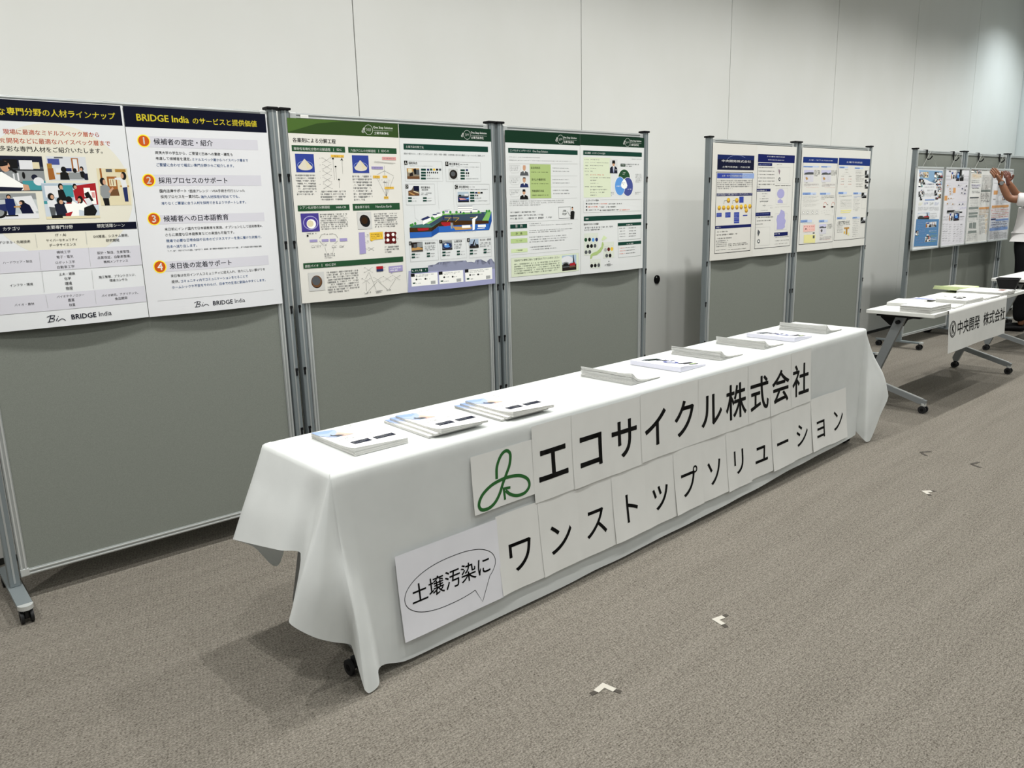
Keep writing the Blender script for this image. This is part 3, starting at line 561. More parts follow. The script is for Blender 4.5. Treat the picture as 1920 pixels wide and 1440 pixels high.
  ('g',360,263,142,7,1,'q'),('g',360,282,142,7,1,'q'),('g',359,324,142,8,1,'q'),('g',359,343,142,8,1,'q'),('g',22,381,435,34,3,'grey2'),('g',23,442,209,13,1,'q'),
  ('g',22,460,259,14,1,'q'),('g',22,476,331,16,1,'q'),('f',403,425,105,68,'q',1.5),('t',441,449.0,26,-1,'ONE','dgr',1),('t',435,466.5,37,-1,'STOP','dgr',1),
  ('o',454,458,16,'grey2'),('p',[(503,499),(506,456),(518,450),(533,450),(542,457),(536,500)],'k'),('e',523,436,7,10,'skin'),
  ('p',[(515,432),(518,426),(528,426),(531,433)],'k'),('l',[(478,453),(500,478),(514,471)],2.5,'k'),('l',[(21,504),(572,502)],1,'grey2'),('r',21,516,125,23,'tgr'),
  ('t',60,526.0,51,-1,'目\u3000的','w',0.6),('r',23,557,123,23,'lgr'),('t',60,568.0,47,-1,'計\u3000画','k',0.5),('r',22,597,122,25,'lgr3'),('g',60,604,47,12,1,'k'),
  ('r',23,655,120,21,'lgr4'),('g',60,658,46,12,1,'k'),('g',161,513,93,7,1,'q'),('g',161,524,360,6,1,'q'),('g',160,552,360,7,1,'q'),('g',160,562,284,8,1,'q'),
  ('g',159,589,303,9,1,'q'),('g',159,603,312,9,1,'q'),('g',159,616,290,10,1,'q'),('g',158,646,176,10,1,'q'),('g',158,660,221,10,1,'q'),
  ('l',[(21,688),(574,684)],1,'grey2'),('r',20,706,554,110,'lgr5'),('f',20,706,554,110,'grey2',1),('t',42,722.0,355,-1,'汚染地では建物工事も“土壌汚染のプロ”にお任せください','dgr',0.8),
  ('g',42,737,356,66,5,'dgr'),('i',419,715,132,93,'rig'),
 ],
 'P3R': [
  ('r',0,0,594,63,'dgr'),('o',430,34,25,'w'),('t',387,23,24,26,'ℰ','w',1),('t',456,24.0,110,-1,'One Stop Solution','w',0),('t',458,48.0,83,-1,'土壌汚染浄化','w',0),
  ('l',[(456,35),(566,36)],0.7,'w'),('g',416,28,29,13,4,'w'),('r',26,93,547,27,'tgr'),('t',39,107.5,183,-1,'会社概要・エコサイクルの強み','w',0.6),('r',28,133,245,240,'lgr5'),
  ('g',39,143,37,8,1,'q'),('g',87,142,86,8,1,'q'),('g',39,160,37,9,1,'q'),('g',87,160,163,7,1,'q'),('g',39,178,37,9,1,'q'),('g',87,177,117,8,1,'q'),
  ('g',39,195,37,9,1,'q'),('g',87,194,52,9,1,'q'),('g',39,211,37,9,1,'q'),('g',87,211,22,9,1,'q'),('g',39,232,37,9,1,'q'),('g',87,232,121,9,1,'red'),
  ('g',87,249,179,9,1,'q'),('g',87,265,56,9,1,'q'),('g',87,283,75,9,1,'q'),('g',39,303,37,9,1,'q'),('g',87,303,117,10,1,'q'),('g',87,320,152,11,1,'q'),
  ('g',87,337,133,11,1,'q'),('g',87,354,57,10,1,'q'),('i',262,140,73,86,'man'),('g',471,133,102,6,1,'q'),('r',364,166,47,17,'dgr'),('g',369,170,35,8,1,'w'),
  ('g',420,163,128,24,2,'q'),('e',400,254,60,55,'w'),('e',400,254,56,53,'gr'),('e',435,309,54,60,'w'),('e',435,309,51,58,'nvy3'),('e',359,305,51,59,'w'),
  ('e',359,305,48,57,'lbl'),('p',[(400,258),(377,279),(368,300),(378,316),(401,322),(423,317),(431,301),(418,274)],'w'),('g',381,280,37,20,2,'q'),
  ('g',384,216,29,21,2,'w'),('g',328,300,50,11,1,'w'),('g',435,319,37,11,1,'w'),('g',507,226,70,57,6,'grey2'),('g',271,339,34,29,3,'grey2'),('g',510,340,59,19,2,'grey2'),
  ('l',[(25,390),(27,464),(573,464),(576,390),(170,388)],1,'grey2'),('t',48,390.5,114,-1,'エコサイクルの強み','k',0.6),('r',48,406,10,8,'k'),('g',63,406,96,10,1,'k'),
  ('g',163,408,77,9,1,'red'),('g',244,409,135,10,1,'k'),('r',47,424,10,8,'k'),('g',63,424,114,11,1,'red'),('g',178,427,149,11,1,'k'),('r',47,443,10,9,'k'),
  ('g',63,443,96,11,1,'k'),('g',163,446,185,12,1,'k'),('g',352,449,102,10,1,'red'),('r',27,487,547,28,'tgr'),('t',42,497,25,10,'実績','w',0.8),
  ('t',27,535.0,126,-1,'国内外での多くの実績','k',0.8),('g',27,548,267,16,1,'q'),('g',27,564,159,12,1,'q'),('r',27,590,121,136,'lgr6'),('r',191,651,100,101,'lgr6'),
  ('r',76,753,89,57,'lgr6'),
  ('p',[(76,749),(80,724),(102,712),(133,706),(156,692),(174,677),(180,653),(189,647),(197,665),(187,691),(169,711),(133,728),(98,732),(89,748)],'lgr'),
  ('p',[(177,634),(198,608),(228,626),(206,636),(183,641)],'lgr4'),('e',42,629,12,12,'gr'),('g',33,607,18,5,1,'grey2'),('e',73,629,12,12,'k'),('g',64,607,18,5,1,'grey2'),
  ('e',104,632,12,12,'lbl'),('g',95,610,18,5,1,'grey2'),('e',134,632,12,12,'nvy2'),('g',125,610,18,5,1,'grey2'),('e',59,670,12,12,'k'),('g',50,649,18,5,1,'grey2'),
  ('e',89,670,12,12,'k'),('g',79,649,18,5,1,'grey2'),('e',119,670,12,12,'q'),('g',110,648,18,5,1,'grey2'),('e',43,706,12,12,'q'),('g',34,685,18,5,1,'grey2'),
  ('e',73,706,12,12,'q'),('g',64,685,18,5,1,'grey2'),('e',89,793,12,12,'k'),('g',79,771,18,6,1,'grey2'),('e',119,793,12,12,'k'),('g',110,771,18,6,1,'grey2'),
  ('e',149,793,12,12,'q'),('g',139,771,19,6,1,'grey2'),('e',240,698,13,12,'drd'),('g',230,675,19,5,1,'grey2'),('e',270,697,13,12,'ylab2'),('g',260,675,19,5,1,'grey2'),
  ('e',211,700,13,12,'grey2'),('g',201,678,19,5,1,'grey2'),('e',221,737,13,12,'q'),('g',212,715,19,5,1,'grey2'),('e',252,738,13,12,'k'),('g',242,716,19,6,1,'grey2'),
  ('t',203,790,10,11,'約','q',0),('t',219,796.5,36,-1,'900','q',0.3),('g',257,794,18,8,1,'q'),('g',229,770,19,8,1,'q'),('r',331,537,241,19,'tgr'),
  ('f',331,537,240,108,'tgr',1),('g',416,544,71,11,1,'w'),('r',330,658,243,20,'tgr'),('f',330,658,240,99,'tgr',1),('g',416,666,71,13,1,'w'),('g',345,566,57,8,1,'k'),
  ('g',439,566,76,9,1,'k'),('g',345,584,57,8,1,'k'),('g',440,585,76,9,1,'k'),('g',345,602,57,8,1,'k'),('g',440,603,76,9,1,'k'),('g',346,618,57,8,1,'k'),
  ('g',440,619,76,9,1,'k'),('g',343,692,57,8,1,'red'),('g',404,692,105,8,1,'k'),('g',343,710,58,8,1,'red'),('g',404,710,105,8,1,'k'),('g',343,728,58,8,1,'red'),
  ('g',405,728,105,9,1,'k'),
 ],
 'P4L': [
  ('r',62,80,496,107,'nvy4'),('r',62,80,495,33,'nvy5'),('l',[(187,114),(213,97),(267,84),(322,81),(378,84),(428,97)],2,'lbl2'),('t',117,115,396,18,'中央開発株式会社','w',0.8),
  ('t',126,159,375,13,'土壌汚染調査・汚染対策','w',0.6),('f',53,201,494,592,'k',4.5),('r',64,211,171,37,'bl1'),('r',233,210,169,38,'bl2'),('r',399,210,166,38,'bl3'),
  ('t',126,223,360,13,'土壌・地下水汚染問題の解決サポート','w',0.5),('g',68,257,481,71,5,'q'),('r',64,356,487,19,'bl0'),('t',66,358,475,14,'土壌汚染調査から対策工事までのトータルコンサルティング','w',0.5),
  ('e',219,407,23,19,'brnz'),('e',219,401,20,11,'ylab2'),('e',332,409,24,19,'brnz'),('e',331,403,21,11,'ylab2'),('r',366,381,60,46,'bl1'),
  ('l',[(202,409),(165,410),(160,433)],3,'nvy4'),('l',[(312,408),(278,409),(275,432)],3,'nvy4'),('e',101,460,21,17,'brnz'),('e',101,454,19,10,'ylab2'),
  ('e',158,460,22,17,'brnz'),('e',158,453,20,10,'ylab2'),('e',217,460,22,17,'brnz'),('e',217,453,20,10,'ylab2'),('e',273,459,22,17,'brnz'),('e',273,452,20,10,'ylab2'),
  ('e',334,459,22,17,'brnz'),('e',334,452,20,10,'ylab2'),('e',394,458,23,18,'brnz'),('e',393,451,21,11,'ylab2'),('e',456,456,23,18,'brnz'),('e',455,449,21,11,'ylab2'),
  ('e',519,456,23,18,'brnz'),('e',518,449,21,11,'ylab2'),('e',468,485,23,18,'brnz'),('e',468,478,21,11,'ylab2'),('r',68,495,64,29,'bl1'),('r',179,494,69,37,'bl1'),
  ('r',295,496,73,81,'bl1'),('r',420,517,65,10,'bl1'),('l',[(295,533),(366,534)],1,'w'),('l',[(296,545),(367,545)],1,'w'),('l',[(297,564),(368,564)],1,'w'),
  ('g',75,501,51,17,4,'lbl2'),('g',187,501,54,25,4,'lbl2'),('g',303,502,56,30,4,'lbl2'),('r',56,589,493,22,'bl0'),('g',66,594,62,13,1,'w'),('g',77,628,138,11,1,'k'),
  ('g',78,647,262,17,1,'k'),('g',79,675,186,14,1,'k'),('g',69,694,170,12,1,'q'),('g',70,709,139,10,1,'q'),('g',70,722,136,10,1,'q'),('g',71,735,132,11,1,'q'),
  ('g',219,723,263,11,1,'k'),('g',220,734,285,12,1,'k'),('g',221,752,55,0,1,'k'),('g',70,763,131,8,1,'q'),('g',215,767,266,8,1,'k'),
 ],
 'P4R': [
  ('f',16,68,546,716,'k',4),('r',19,66,552,60,'bl0'),('g',149,76,267,12,1,'w'),('g',162,102,243,9,1,'w'),('r',23,131,202,21,'bl0'),('g',30,138,174,11,1,'lbl2'),
  ('g',293,136,83,8,1,'k'),('g',21,160,244,9,1,'k'),('g',23,187,245,10,1,'k'),('g',24,212,245,11,1,'k'),('g',26,237,246,12,1,'k'),('g',27,261,247,12,1,'k'),
  ('g',29,285,248,13,1,'k'),('g',20,306,46,10,1,'k'),('f',306,159,197,125,'grey2',1),('p',[(327,171),(353,188),(341,218),(323,188)],'mauve'),('e',346,252,16,15,'q'),
  ('e',349,252,6,5,'w'),('g',286,296,243,12,1,'k'),('r',15,324,202,22,'bl0'),('g',23,331,133,12,1,'w'),('g',93,358,81,8,1,'q'),('g',98,377,51,8,1,'q'),
  ('g',60,395,144,11,1,'q'),('g',68,414,127,10,1,'q'),('f',303,321,177,127,'grey2',1),('e',375,364,57,37,'lav3'),
  ('p',[(329,436),(331,417),(368,404),(407,419),(413,438)],'lav3'),('g',69,418,116,10,1,'q'),('l',[(134,429),(137,470)],1,'grey2'),('g',106,448,51,9,1,'q'),
  ('g',217,469,49,6,1,'q'),('g',77,486,109,8,1,'q'),('l',[(176,455),(245,455)],1,'grey2'),('g',291,466,238,3,1,'k'),('r',12,505,212,28,'bl0'),('g',19,512,191,9,1,'lbl2'),
  ('p',[(323,644),(326,599),(316,568),(328,534),(357,525),(371,509),(384,488),(440,504),(451,531),(446,558),(468,579),(452,613),(458,629),(416,645)],'lav3'),
  ('f',292,519,199,130,'grey2',1),('g',25,535,242,15,1,'k'),('g',28,563,202,11,1,'k'),('g',22,589,93,10,1,'k'),('f',24,619,196,142,'grey2',1),
  ('p',[(54,634),(84,655),(59,690),(48,661)],'q'),('e',68,726,18,16,'q'),('e',68,726,8,8,'w'),('r',285,668,225,29,'bl0'),('g',293,673,84,13,1,'w'),
  ('g',298,701,246,9,1,'k'),('g',299,729,241,10,1,'k'),('g',295,755,222,9,1,'k'),
 ],
 'P5L': [
  ('f',21,76,573,708,'k',4),('r',25,73,569,46,'bl4'),('t',108,92,400,10,'土壌・地下水汚染対策','w',0.5),('r',31,144,148,12,'bl5'),('r',177,142,102,13,'bl6'),
  ('g',43,150,124,6,1,'bl0'),('g',257,148,36,4,1,'k'),('r',316,142,103,12,'bl5'),('r',416,140,70,12,'bl6'),('g',328,147,82,6,1,'bl0'),('r',44,176,154,28,'lav4'),
  ('p',[(48,211),(62,200),(93,208),(121,194),(160,204),(197,195),(199,213),(49,215)],'q'),('r',49,217,151,57,'grey'),('l',[(79,215),(85,264)],1,'q'),
  ('l',[(154,214),(160,259)],1,'q'),('p',[(70,239),(96,232),(116,249),(92,259)],'tan'),('r',322,174,162,28,'lav4'),
  ('p',[(328,210),(342,199),(374,206),(404,193),(445,202),(483,194),(486,212),(328,214)],'q'),('r',329,216,160,58,'grey'),('l',[(360,213),(367,264)],1,'q'),
  ('l',[(438,213),(446,259)],1,'q'),('p',[(351,239),(378,232),(400,249),(374,259)],'tan'),('g',206,175,98,52,5,'k'),('g',488,175,102,44,5,'k'),('g',59,277,62,6,1,'k'),
  ('g',57,287,236,22,3,'mauve'),('g',95,315,205,4,1,'red'),('g',344,278,64,5,1,'k'),('g',344,289,230,22,3,'mauve'),('g',382,317,195,3,1,'red'),('r',40,358,130,19,'bl5'),
  ('r',167,359,89,19,'bl6'),('g',52,366,107,10,1,'bl0'),('r',319,362,107,16,'bl5'),('r',423,362,73,16,'bl6'),('g',332,368,85,9,1,'bl0'),('g',201,369,40,7,1,'k'),
  ('g',43,389,263,4,1,'k'),('g',44,399,216,4,1,'k'),('g',46,410,169,3,1,'k'),('g',47,420,264,4,1,'k'),('g',48,430,217,3,1,'k'),('g',49,440,170,3,1,'k'),
  ('g',50,451,265,3,1,'k'),('g',52,461,217,3,1,'k'),('g',53,471,170,2,1,'k'),('g',337,386,232,8,1,'k'),('g',339,400,232,8,1,'k'),('g',341,413,61,7,1,'k'),
  ('l',[(389,470),(394,448),(413,441),(434,448),(441,463)],3,'red'),('e',401,480,24,6,'drd'),('l',[(533,472),(537,449),(556,442),(578,449),(585,465)],3,'red'),
  ('e',544,482,25,6,'k'),('p',[(445,461),(464,457),(466,467)],'k'),('f',39,498,56,40,'grey2',1),('e',66,519,14,10,'q'),('e',66,519,10,8,'w'),('f',104,499,57,40,'grey2',1),
  ('e',132,520,14,11,'q'),('e',132,520,10,8,'w'),('f',178,500,58,41,'grey2',1),('e',206,521,14,11,'q'),('e',206,521,10,8,'w'),('f',249,501,59,41,'grey2',1),
  ('e',277,522,14,11,'q'),('e',277,522,10,8,'w'),('g',348,513,23,5,1,'grey2'),('g',392,508,23,5,1,'grey2'),('g',433,511,24,5,1,'grey2'),('g',482,508,24,5,1,'grey2'),
  ('g',540,508,24,5,1,'grey2'),('g',347,530,23,5,1,'grey2'),('g',395,527,24,5,1,'grey2'),('g',440,526,24,5,1,'grey2'),('g',546,524,24,5,1,'grey2'),
  ('g',418,545,90,2,1,'k'),('r',31,581,102,20,'bl5'),('r',131,583,70,20,'bl6'),('g',43,588,81,11,1,'bl0'),('r',317,589,94,19,'bl5'),('r',408,591,64,18,'bl6'),
  ('g',330,596,73,11,1,'bl0'),('g',55,609,187,1,1,'k'),('r',74,623,181,57,'pink2'),('l',[(85,630),(105,641)],2,'red2'),('l',[(104,631),(86,640)],2,'red2'),
  ('l',[(91,656),(99,667),(105,656)],1.5,'red'),('l',[(120,631),(140,642)],2,'red2'),('l',[(139,632),(122,641)],2,'red2'),('l',[(127,657),(134,668),(141,657)],1.5,'red'),
  ('l',[(156,632),(176,642)],2,'red2'),('l',[(175,633),(157,642)],2,'red2'),('l',[(162,658),(170,669),(176,658)],1.5,'red'),('l',[(191,633),(212,643)],2,'red2'),
  ('l',[(210,634),(193,643)],2,'red2'),('l',[(198,659),(206,670),(212,659)],1.5,'red'),('l',[(219,634),(240,644)],2,'red2'),('l',[(238,634),(220,644)],2,'red2'),
  ('l',[(226,659),(234,671),(240,660)],1.5,'red'),('e',112,656,11,5,'k'),('g',105,687,83,1,1,'q'),('r',220,690,31,8,'k'),('r',88,704,32,68,'ylab3'),
  ('r',116,705,32,68,'ylab3'),('r',144,706,32,68,'ylab3'),('r',173,707,33,68,'ylab3'),('r',202,707,33,68,'ylab3'),('r',231,708,33,69,'ylab3'),('r',223,714,29,25,'q'),
  ('r',322,625,127,27,'lav4'),('p',[(326,653),(337,645),(362,652),(385,642),(418,651),(448,646),(450,660),(327,656)],'q'),('r',327,658,124,50,'grey'),
  ('l',[(351,657),(357,697)],1,'q'),('l',[(413,659),(418,695)],1,'q'),('p',[(344,677),(365,672),(382,686),(362,693)],'tan'),('g',467,625,103,43,5,'k'),
  ('e',368,679,15,12,'q'),('g',335,716,56,6,1,'k'),('g',337,730,223,28,3,'mauve'),('g',400,758,160,3,1,'red'),
 ],
 'P5R': [
  ('f',17,72,573,705,'k',4),('r',22,70,571,61,'bl4'),('t',149,97,298,15,'土壌汚染調査','w',0.5),('r',34,142,92,14,'bl5'),('r',123,142,63,14,'bl6'),('g',47,148,71,7,1,'bl0'),
  ('r',309,147,96,13,'bl5'),('r',403,146,66,14,'bl6'),('g',323,153,75,7,1,'bl0'),('g',135,164,57,7,1,'k'),('g',138,188,57,7,1,'k'),('g',73,221,56,7,1,'k'),
  ('g',203,221,58,8,1,'k'),('g',73,244,56,8,1,'red'),('g',203,244,58,8,1,'red'),('g',76,265,56,8,1,'k'),('g',204,265,58,8,1,'k'),('g',76,288,56,8,1,'red'),
  ('g',207,288,58,8,1,'red'),('g',137,311,57,8,1,'k'),('l',[(100,217),(98,207),(228,206),(230,217)],1,'grey2'),('l',[(164,175),(166,186)],1,'grey2'),
  ('g',327,174,133,5,1,'k'),('g',329,184,107,6,1,'k'),('g',330,193,133,6,1,'k'),('g',334,211,159,6,1,'k'),('g',335,221,133,6,1,'k'),('g',337,231,107,6,1,'k'),
  ('g',339,241,159,6,1,'k'),('g',341,252,159,6,1,'k'),('g',343,262,134,6,1,'k'),('g',347,286,134,7,1,'k'),('g',349,295,108,7,1,'k'),('g',352,309,134,7,1,'k'),
  ('i',508,172,74,65,'bw'),('i',518,251,70,33,'bw'),('i',521,295,66,36,'bw'),('r',45,357,90,19,'bl5'),('r',131,358,62,19,'bl6'),('g',58,364,69,10,1,'bl0'),
  ('r',311,363,92,17,'bl5'),('r',400,364,63,16,'bl6'),('g',325,369,71,9,1,'bl0'),('i',469,366,101,49,'bw'),('g',57,389,228,12,2,'k'),('f',87,425,102,72,'grey2',1),
  ('f',189,426,96,72,'grey2',1),('l',[(88,428),(177,436)],0.8,'q'),('l',[(194,431),(273,431)],0.8,'q'),('l',[(90,442),(179,447)],0.8,'q'),
  ('l',[(197,444),(276,445)],0.8,'q'),('l',[(93,456),(181,459)],0.8,'q'),('l',[(199,457),(278,458)],0.8,'q'),('l',[(95,470),(183,471)],0.8,'q'),
  ('l',[(201,471),(280,471)],0.8,'q'),('l',[(97,484),(185,482)],0.8,'q'),('l',[(204,484),(283,485)],0.8,'q'),('l',[(98,440),(177,473)],1,'k'),('r',102,514,183,10,'ylab3'),
  ('r',97,531,174,8,'ylab3'),('g',321,393,149,20,3,'bl5'),('g',313,420,141,5,1,'q'),('g',314,433,123,5,1,'q'),('g',314,445,104,5,1,'q'),('g',315,458,136,6,1,'q'),
  ('g',315,470,117,5,1,'q'),('g',316,483,99,5,1,'q'),('g',317,496,131,6,1,'q'),('g',317,508,112,6,1,'q'),('g',318,521,94,5,1,'q'),('f',481,430,76,78,'grey2',1),
  ('r',44,572,91,19,'bl5'),('r',132,575,62,19,'bl6'),('g',57,579,70,11,1,'bl0'),('r',314,578,88,15,'bl5'),('r',400,580,60,15,'bl6'),('g',328,583,67,8,1,'bl0'),
  ('i',476,586,106,54,'bw'),('g',54,606,215,12,1,'k'),('g',55,616,216,12,1,'k'),('g',49,627,223,10,1,'k'),('g',50,637,224,10,1,'k'),('g',51,648,92,6,1,'k'),
  ('g',52,659,93,6,1,'k'),('g',53,669,94,6,1,'k'),('g',54,680,95,6,1,'k'),('g',55,690,95,6,1,'k'),('g',56,701,96,7,1,'k'),('r',170,666,90,15,'tan'),
  ('r',202,673,27,56,'brnz'),('r',167,700,20,21,'ylab2'),('r',240,714,25,25,'ylab3'),('g',318,602,136,7,1,'q'),('g',319,618,128,7,1,'q'),('g',319,634,121,7,1,'q'),
  ('g',319,650,113,7,1,'q'),('g',320,666,133,8,1,'q'),('g',320,682,125,8,1,'q'),('g',320,698,117,8,1,'q'),('g',321,713,110,8,1,'q'),('g',321,729,130,8,1,'q'),
  ('g',321,746,122,8,1,'q'),('f',471,651,104,114,'grey2',1),('l',[(498,656),(504,757)],0.8,'grey2'),('l',[(524,657),(530,758)],0.8,'grey2'),
 ],
 'F1': [
  ('r',14,40,566,760,'fwht'),('p',[(43,30),(577,36),(583,183),(399,117),(331,150),(171,117),(77,130)],'skyb'),('i',55,48,73,50,'office'),('i',136,48,121,57,'library'),
  ('i',52,117,89,83,'lab'),('i',136,127,58,48,'bw'),('i',393,46,97,64,'lab'),('i',480,52,112,58,'rig'),('i',407,117,159,33,'group'),('i',440,150,120,33,'rig'),
  ('i',464,179,106,37,'office'),('i',483,216,97,34,'group'),('i',63,245,51,52,'bw'),('i',110,226,77,33,'office'),('i',135,260,62,32,'lab'),('i',418,235,71,54,'bw'),
  ('i',450,288,67,41,'rig'),('i',517,275,60,41,'dig'),('i',100,297,51,35,'bw'),('g',197,159,213,23,1,'nvy2'),('g',184,194,225,11,1,'q'),('g',247,227,143,17,2,'q'),
  ('g',210,259,212,42,4,'grey2'),('r',213,326,219,10,'bl5'),('g',77,353,92,32,3,'ylab3'),('g',74,398,109,39,4,'grey2'),('g',198,354,93,33,3,'bl2'),
  ('g',195,401,111,39,4,'grey2'),('g',321,356,95,33,3,'gr'),('g',319,403,113,39,4,'grey2'),('g',439,358,97,33,3,'bl2'),('g',437,405,115,40,4,'grey2'),
  ('i',80,461,260,68,'rig'),('g',353,468,153,10,1,'k'),('g',358,485,163,42,4,'grey2'),('p',[(53,521),(572,538),(574,817),(32,799)],'skyd'),('i',270,561,245,56,'office'),
  ('i',53,639,67,54,'lab'),('g',65,538,179,10,1,'lbl2'),('g',67,548,194,11,1,'lbl2'),('g',72,565,179,11,1,'lbl2'),('g',76,582,164,11,1,'lbl2'),
  ('g',80,599,148,10,1,'lbl2'),('g',85,616,196,12,1,'lbl2'),('g',89,633,180,12,1,'lbl2'),('g',94,650,165,11,1,'lbl2'),('g',99,671,197,13,1,'lbl2'),
  ('i',272,712,126,54,'group'),('i',304,686,56,30,'rig'),('g',357,649,171,13,1,'w'),('g',362,667,172,13,1,'lgr'),('g',370,695,172,14,1,'lgr'),('g',374,709,172,14,1,'lgr'),
  ('g',379,727,173,14,1,'w'),('g',383,741,173,14,1,'w'),('g',388,759,173,14,1,'lgr'),('g',56,711,205,15,1,'lbl2'),('g',61,732,205,15,1,'lbl2'),
  ('g',68,759,206,16,1,'lbl2'),
 ],
 'F2': [
  ('i',76,19,50,26,'man'),('i',142,40,133,78,'office'),('i',265,17,111,121,'pool'),('i',344,16,112,122,'bw'),('g',0,84,140,9,1,'k'),('g',461,84,130,9,1,'k'),
  ('g',20,113,131,21,3,'grey2'),('g',449,109,135,30,3,'grey2'),('r',0,293,87,51,'orgl'),('r',215,211,62,54,'orgl'),('r',60,179,27,13,'tan'),('g',89,180,67,12,2,'grey2'),
  ('g',27,196,101,6,1,'grey2'),('r',120,215,27,13,'tan'),('g',149,216,67,12,2,'grey2'),('g',87,232,102,6,1,'grey2'),('r',128,244,27,13,'tan'),
  ('g',157,246,67,12,2,'grey2'),('g',95,261,101,6,1,'grey2'),('r',136,269,27,13,'tan'),('g',164,271,67,12,2,'grey2'),('g',103,286,101,7,1,'grey2'),
  ('r',100,316,27,13,'tan'),('g',128,317,66,12,2,'grey2'),('g',67,332,100,7,1,'grey2'),('r',166,316,27,13,'tan'),('g',194,318,67,12,2,'grey2'),
  ('g',133,333,101,7,1,'grey2'),('r',84,372,26,13,'tan'),('g',112,374,66,12,2,'grey2'),('g',51,388,99,7,1,'grey2'),('r',216,378,27,13,'tan'),('g',245,380,67,13,2,'grey2'),
  ('g',183,394,102,8,1,'grey2'),('r',331,178,28,13,'q'),('g',361,179,70,12,2,'grey2'),('g',296,196,106,6,1,'grey2'),('r',429,215,28,14,'nvy2'),
  ('g',459,217,71,12,2,'grey2'),('g',393,233,108,6,1,'grey2'),('r',504,230,29,14,'q'),('g',534,232,60,12,2,'grey2'),('g',467,248,109,6,1,'grey2'),('r',423,260,28,14,'q'),
  ('g',453,261,71,12,2,'grey2'),('g',387,277,107,7,1,'grey2'),('r',504,268,28,14,'nvy2'),('g',535,269,59,12,2,'grey2'),('g',468,285,109,7,1,'grey2'),
  ('r',528,185,29,14,'q'),('g',559,186,35,12,2,'grey2'),('g',491,203,103,6,1,'grey2'),('r',386,384,28,13,'q'),('g',416,386,69,13,2,'grey2'),('g',352,401,105,8,1,'grey2'),
  ('r',472,382,28,14,'nvy2'),('g',502,384,70,13,2,'grey2'),('g',437,399,107,8,1,'grey2'),('g',33,161,135,5,1,'grey2'),('g',303,159,250,5,1,'lav3'),
  ('g',45,201,135,6,1,'grey2'),('g',314,200,250,6,1,'lav3'),('g',91,358,134,8,1,'grey2'),('g',358,362,236,9,1,'lav3'),('g',107,414,133,8,1,'grey2'),
  ('g',374,420,220,11,1,'lav3'),('g',111,428,133,8,1,'grey2'),('g',378,434,216,11,1,'lav3'),('i',102,450,384,35,'bw'),('i',166,477,139,87,'office'),
  ('i',276,460,141,106,'pool'),('g',25,512,115,14,1,'k'),('g',426,520,124,14,1,'k'),('g',16,535,149,22,3,'grey2'),('g',416,545,116,21,3,'grey2'),('g',20,589,64,16,2,'q'),
  ('g',91,592,65,16,2,'q'),('g',171,595,66,16,2,'grey2'),('g',293,599,67,16,2,'grey2'),('g',376,602,68,16,2,'grey2'),('g',461,605,69,17,2,'q'),
  ('g',21,614,64,16,2,'grey2'),('g',92,617,64,16,2,'grey2'),('g',172,620,65,16,2,'q'),('g',294,625,67,16,2,'q'),('g',377,628,68,16,2,'grey2'),
  ('g',461,632,69,17,2,'grey2'),('g',23,639,63,16,2,'grey2'),('g',93,642,64,16,2,'grey2'),('g',173,646,65,16,2,'grey2'),('g',295,651,67,16,2,'grey2'),
  ('g',377,654,68,17,2,'q'),('g',462,658,69,17,2,'grey2'),('g',24,664,63,16,2,'q'),('g',95,667,64,16,2,'q'),('g',174,671,65,16,2,'grey2'),('g',295,677,66,16,2,'grey2'),
  ('g',378,680,67,17,2,'grey2'),('g',462,684,68,17,2,'q'),('g',26,689,63,16,2,'grey2'),('g',96,692,64,16,2,'grey2'),('g',175,696,65,16,2,'q'),('g',296,702,66,17,2,'q'),
  ('g',378,706,67,17,2,'grey2'),('g',462,710,68,17,2,'grey2'),('g',27,714,63,16,2,'grey2'),('g',97,717,64,16,2,'grey2'),('g',176,721,65,16,2,'grey2'),
  ('g',297,727,66,17,2,'grey2'),('g',379,731,67,17,2,'q'),('g',462,736,68,17,2,'grey2'),('g',29,738,63,16,2,'q'),('g',98,742,64,16,2,'q'),('g',177,746,65,17,2,'grey2'),
  ('g',298,753,66,17,2,'grey2'),('g',380,757,67,17,2,'grey2'),('g',463,761,68,17,2,'q'),('g',30,763,63,16,2,'grey2'),('g',100,767,63,16,2,'grey2'),
  ('g',178,771,64,17,2,'q'),('g',298,778,66,17,2,'q'),('g',380,782,67,17,2,'grey2'),('g',463,787,68,17,2,'grey2'),
 ],
 'F3': [
  ('i',23,3,157,46,'lab'),('i',168,8,127,50,'office'),('g',316,8,143,21,2,'k'),('g',44,59,258,53,4,'ylab'),('g',319,70,275,163,9,'grey2'),('g',42,125,208,13,1,'q'),
  ('g',48,145,208,13,1,'q'),('g',58,181,209,14,1,'q'),('g',66,212,210,15,1,'q'),('g',75,244,210,15,1,'q'),('g',79,259,211,16,1,'q'),('g',46,171,257,46,3,'lav'),
  ('r',324,236,270,25,'q2'),('r',37,316,239,13,'q'),('g',320,276,274,16,1,'q'),('g',49,330,216,15,1,'grey2'),('g',325,292,269,16,1,'q'),('g',53,346,216,15,1,'grey2'),
  ('g',330,308,264,16,1,'q'),('g',58,362,217,16,1,'grey2'),('g',335,324,259,17,1,'q'),('g',62,377,217,16,1,'grey2'),('g',341,346,253,18,1,'q'),
  ('g',68,399,218,16,1,'grey2'),('g',346,362,248,18,1,'q'),('g',72,415,218,17,1,'grey2'),('r',29,426,261,24,'q2'),('r',306,433,286,22,'orgl'),('r',39,487,243,24,'q2'),
  ('r',42,519,235,24,'q2'),('r',59,693,229,28,'q2'),('g',312,453,282,70,4,'tan'),('g',34,444,259,50,3,'grey2'),('g',315,519,166,41,4,'q'),('g',486,521,84,37,3,'ylab'),
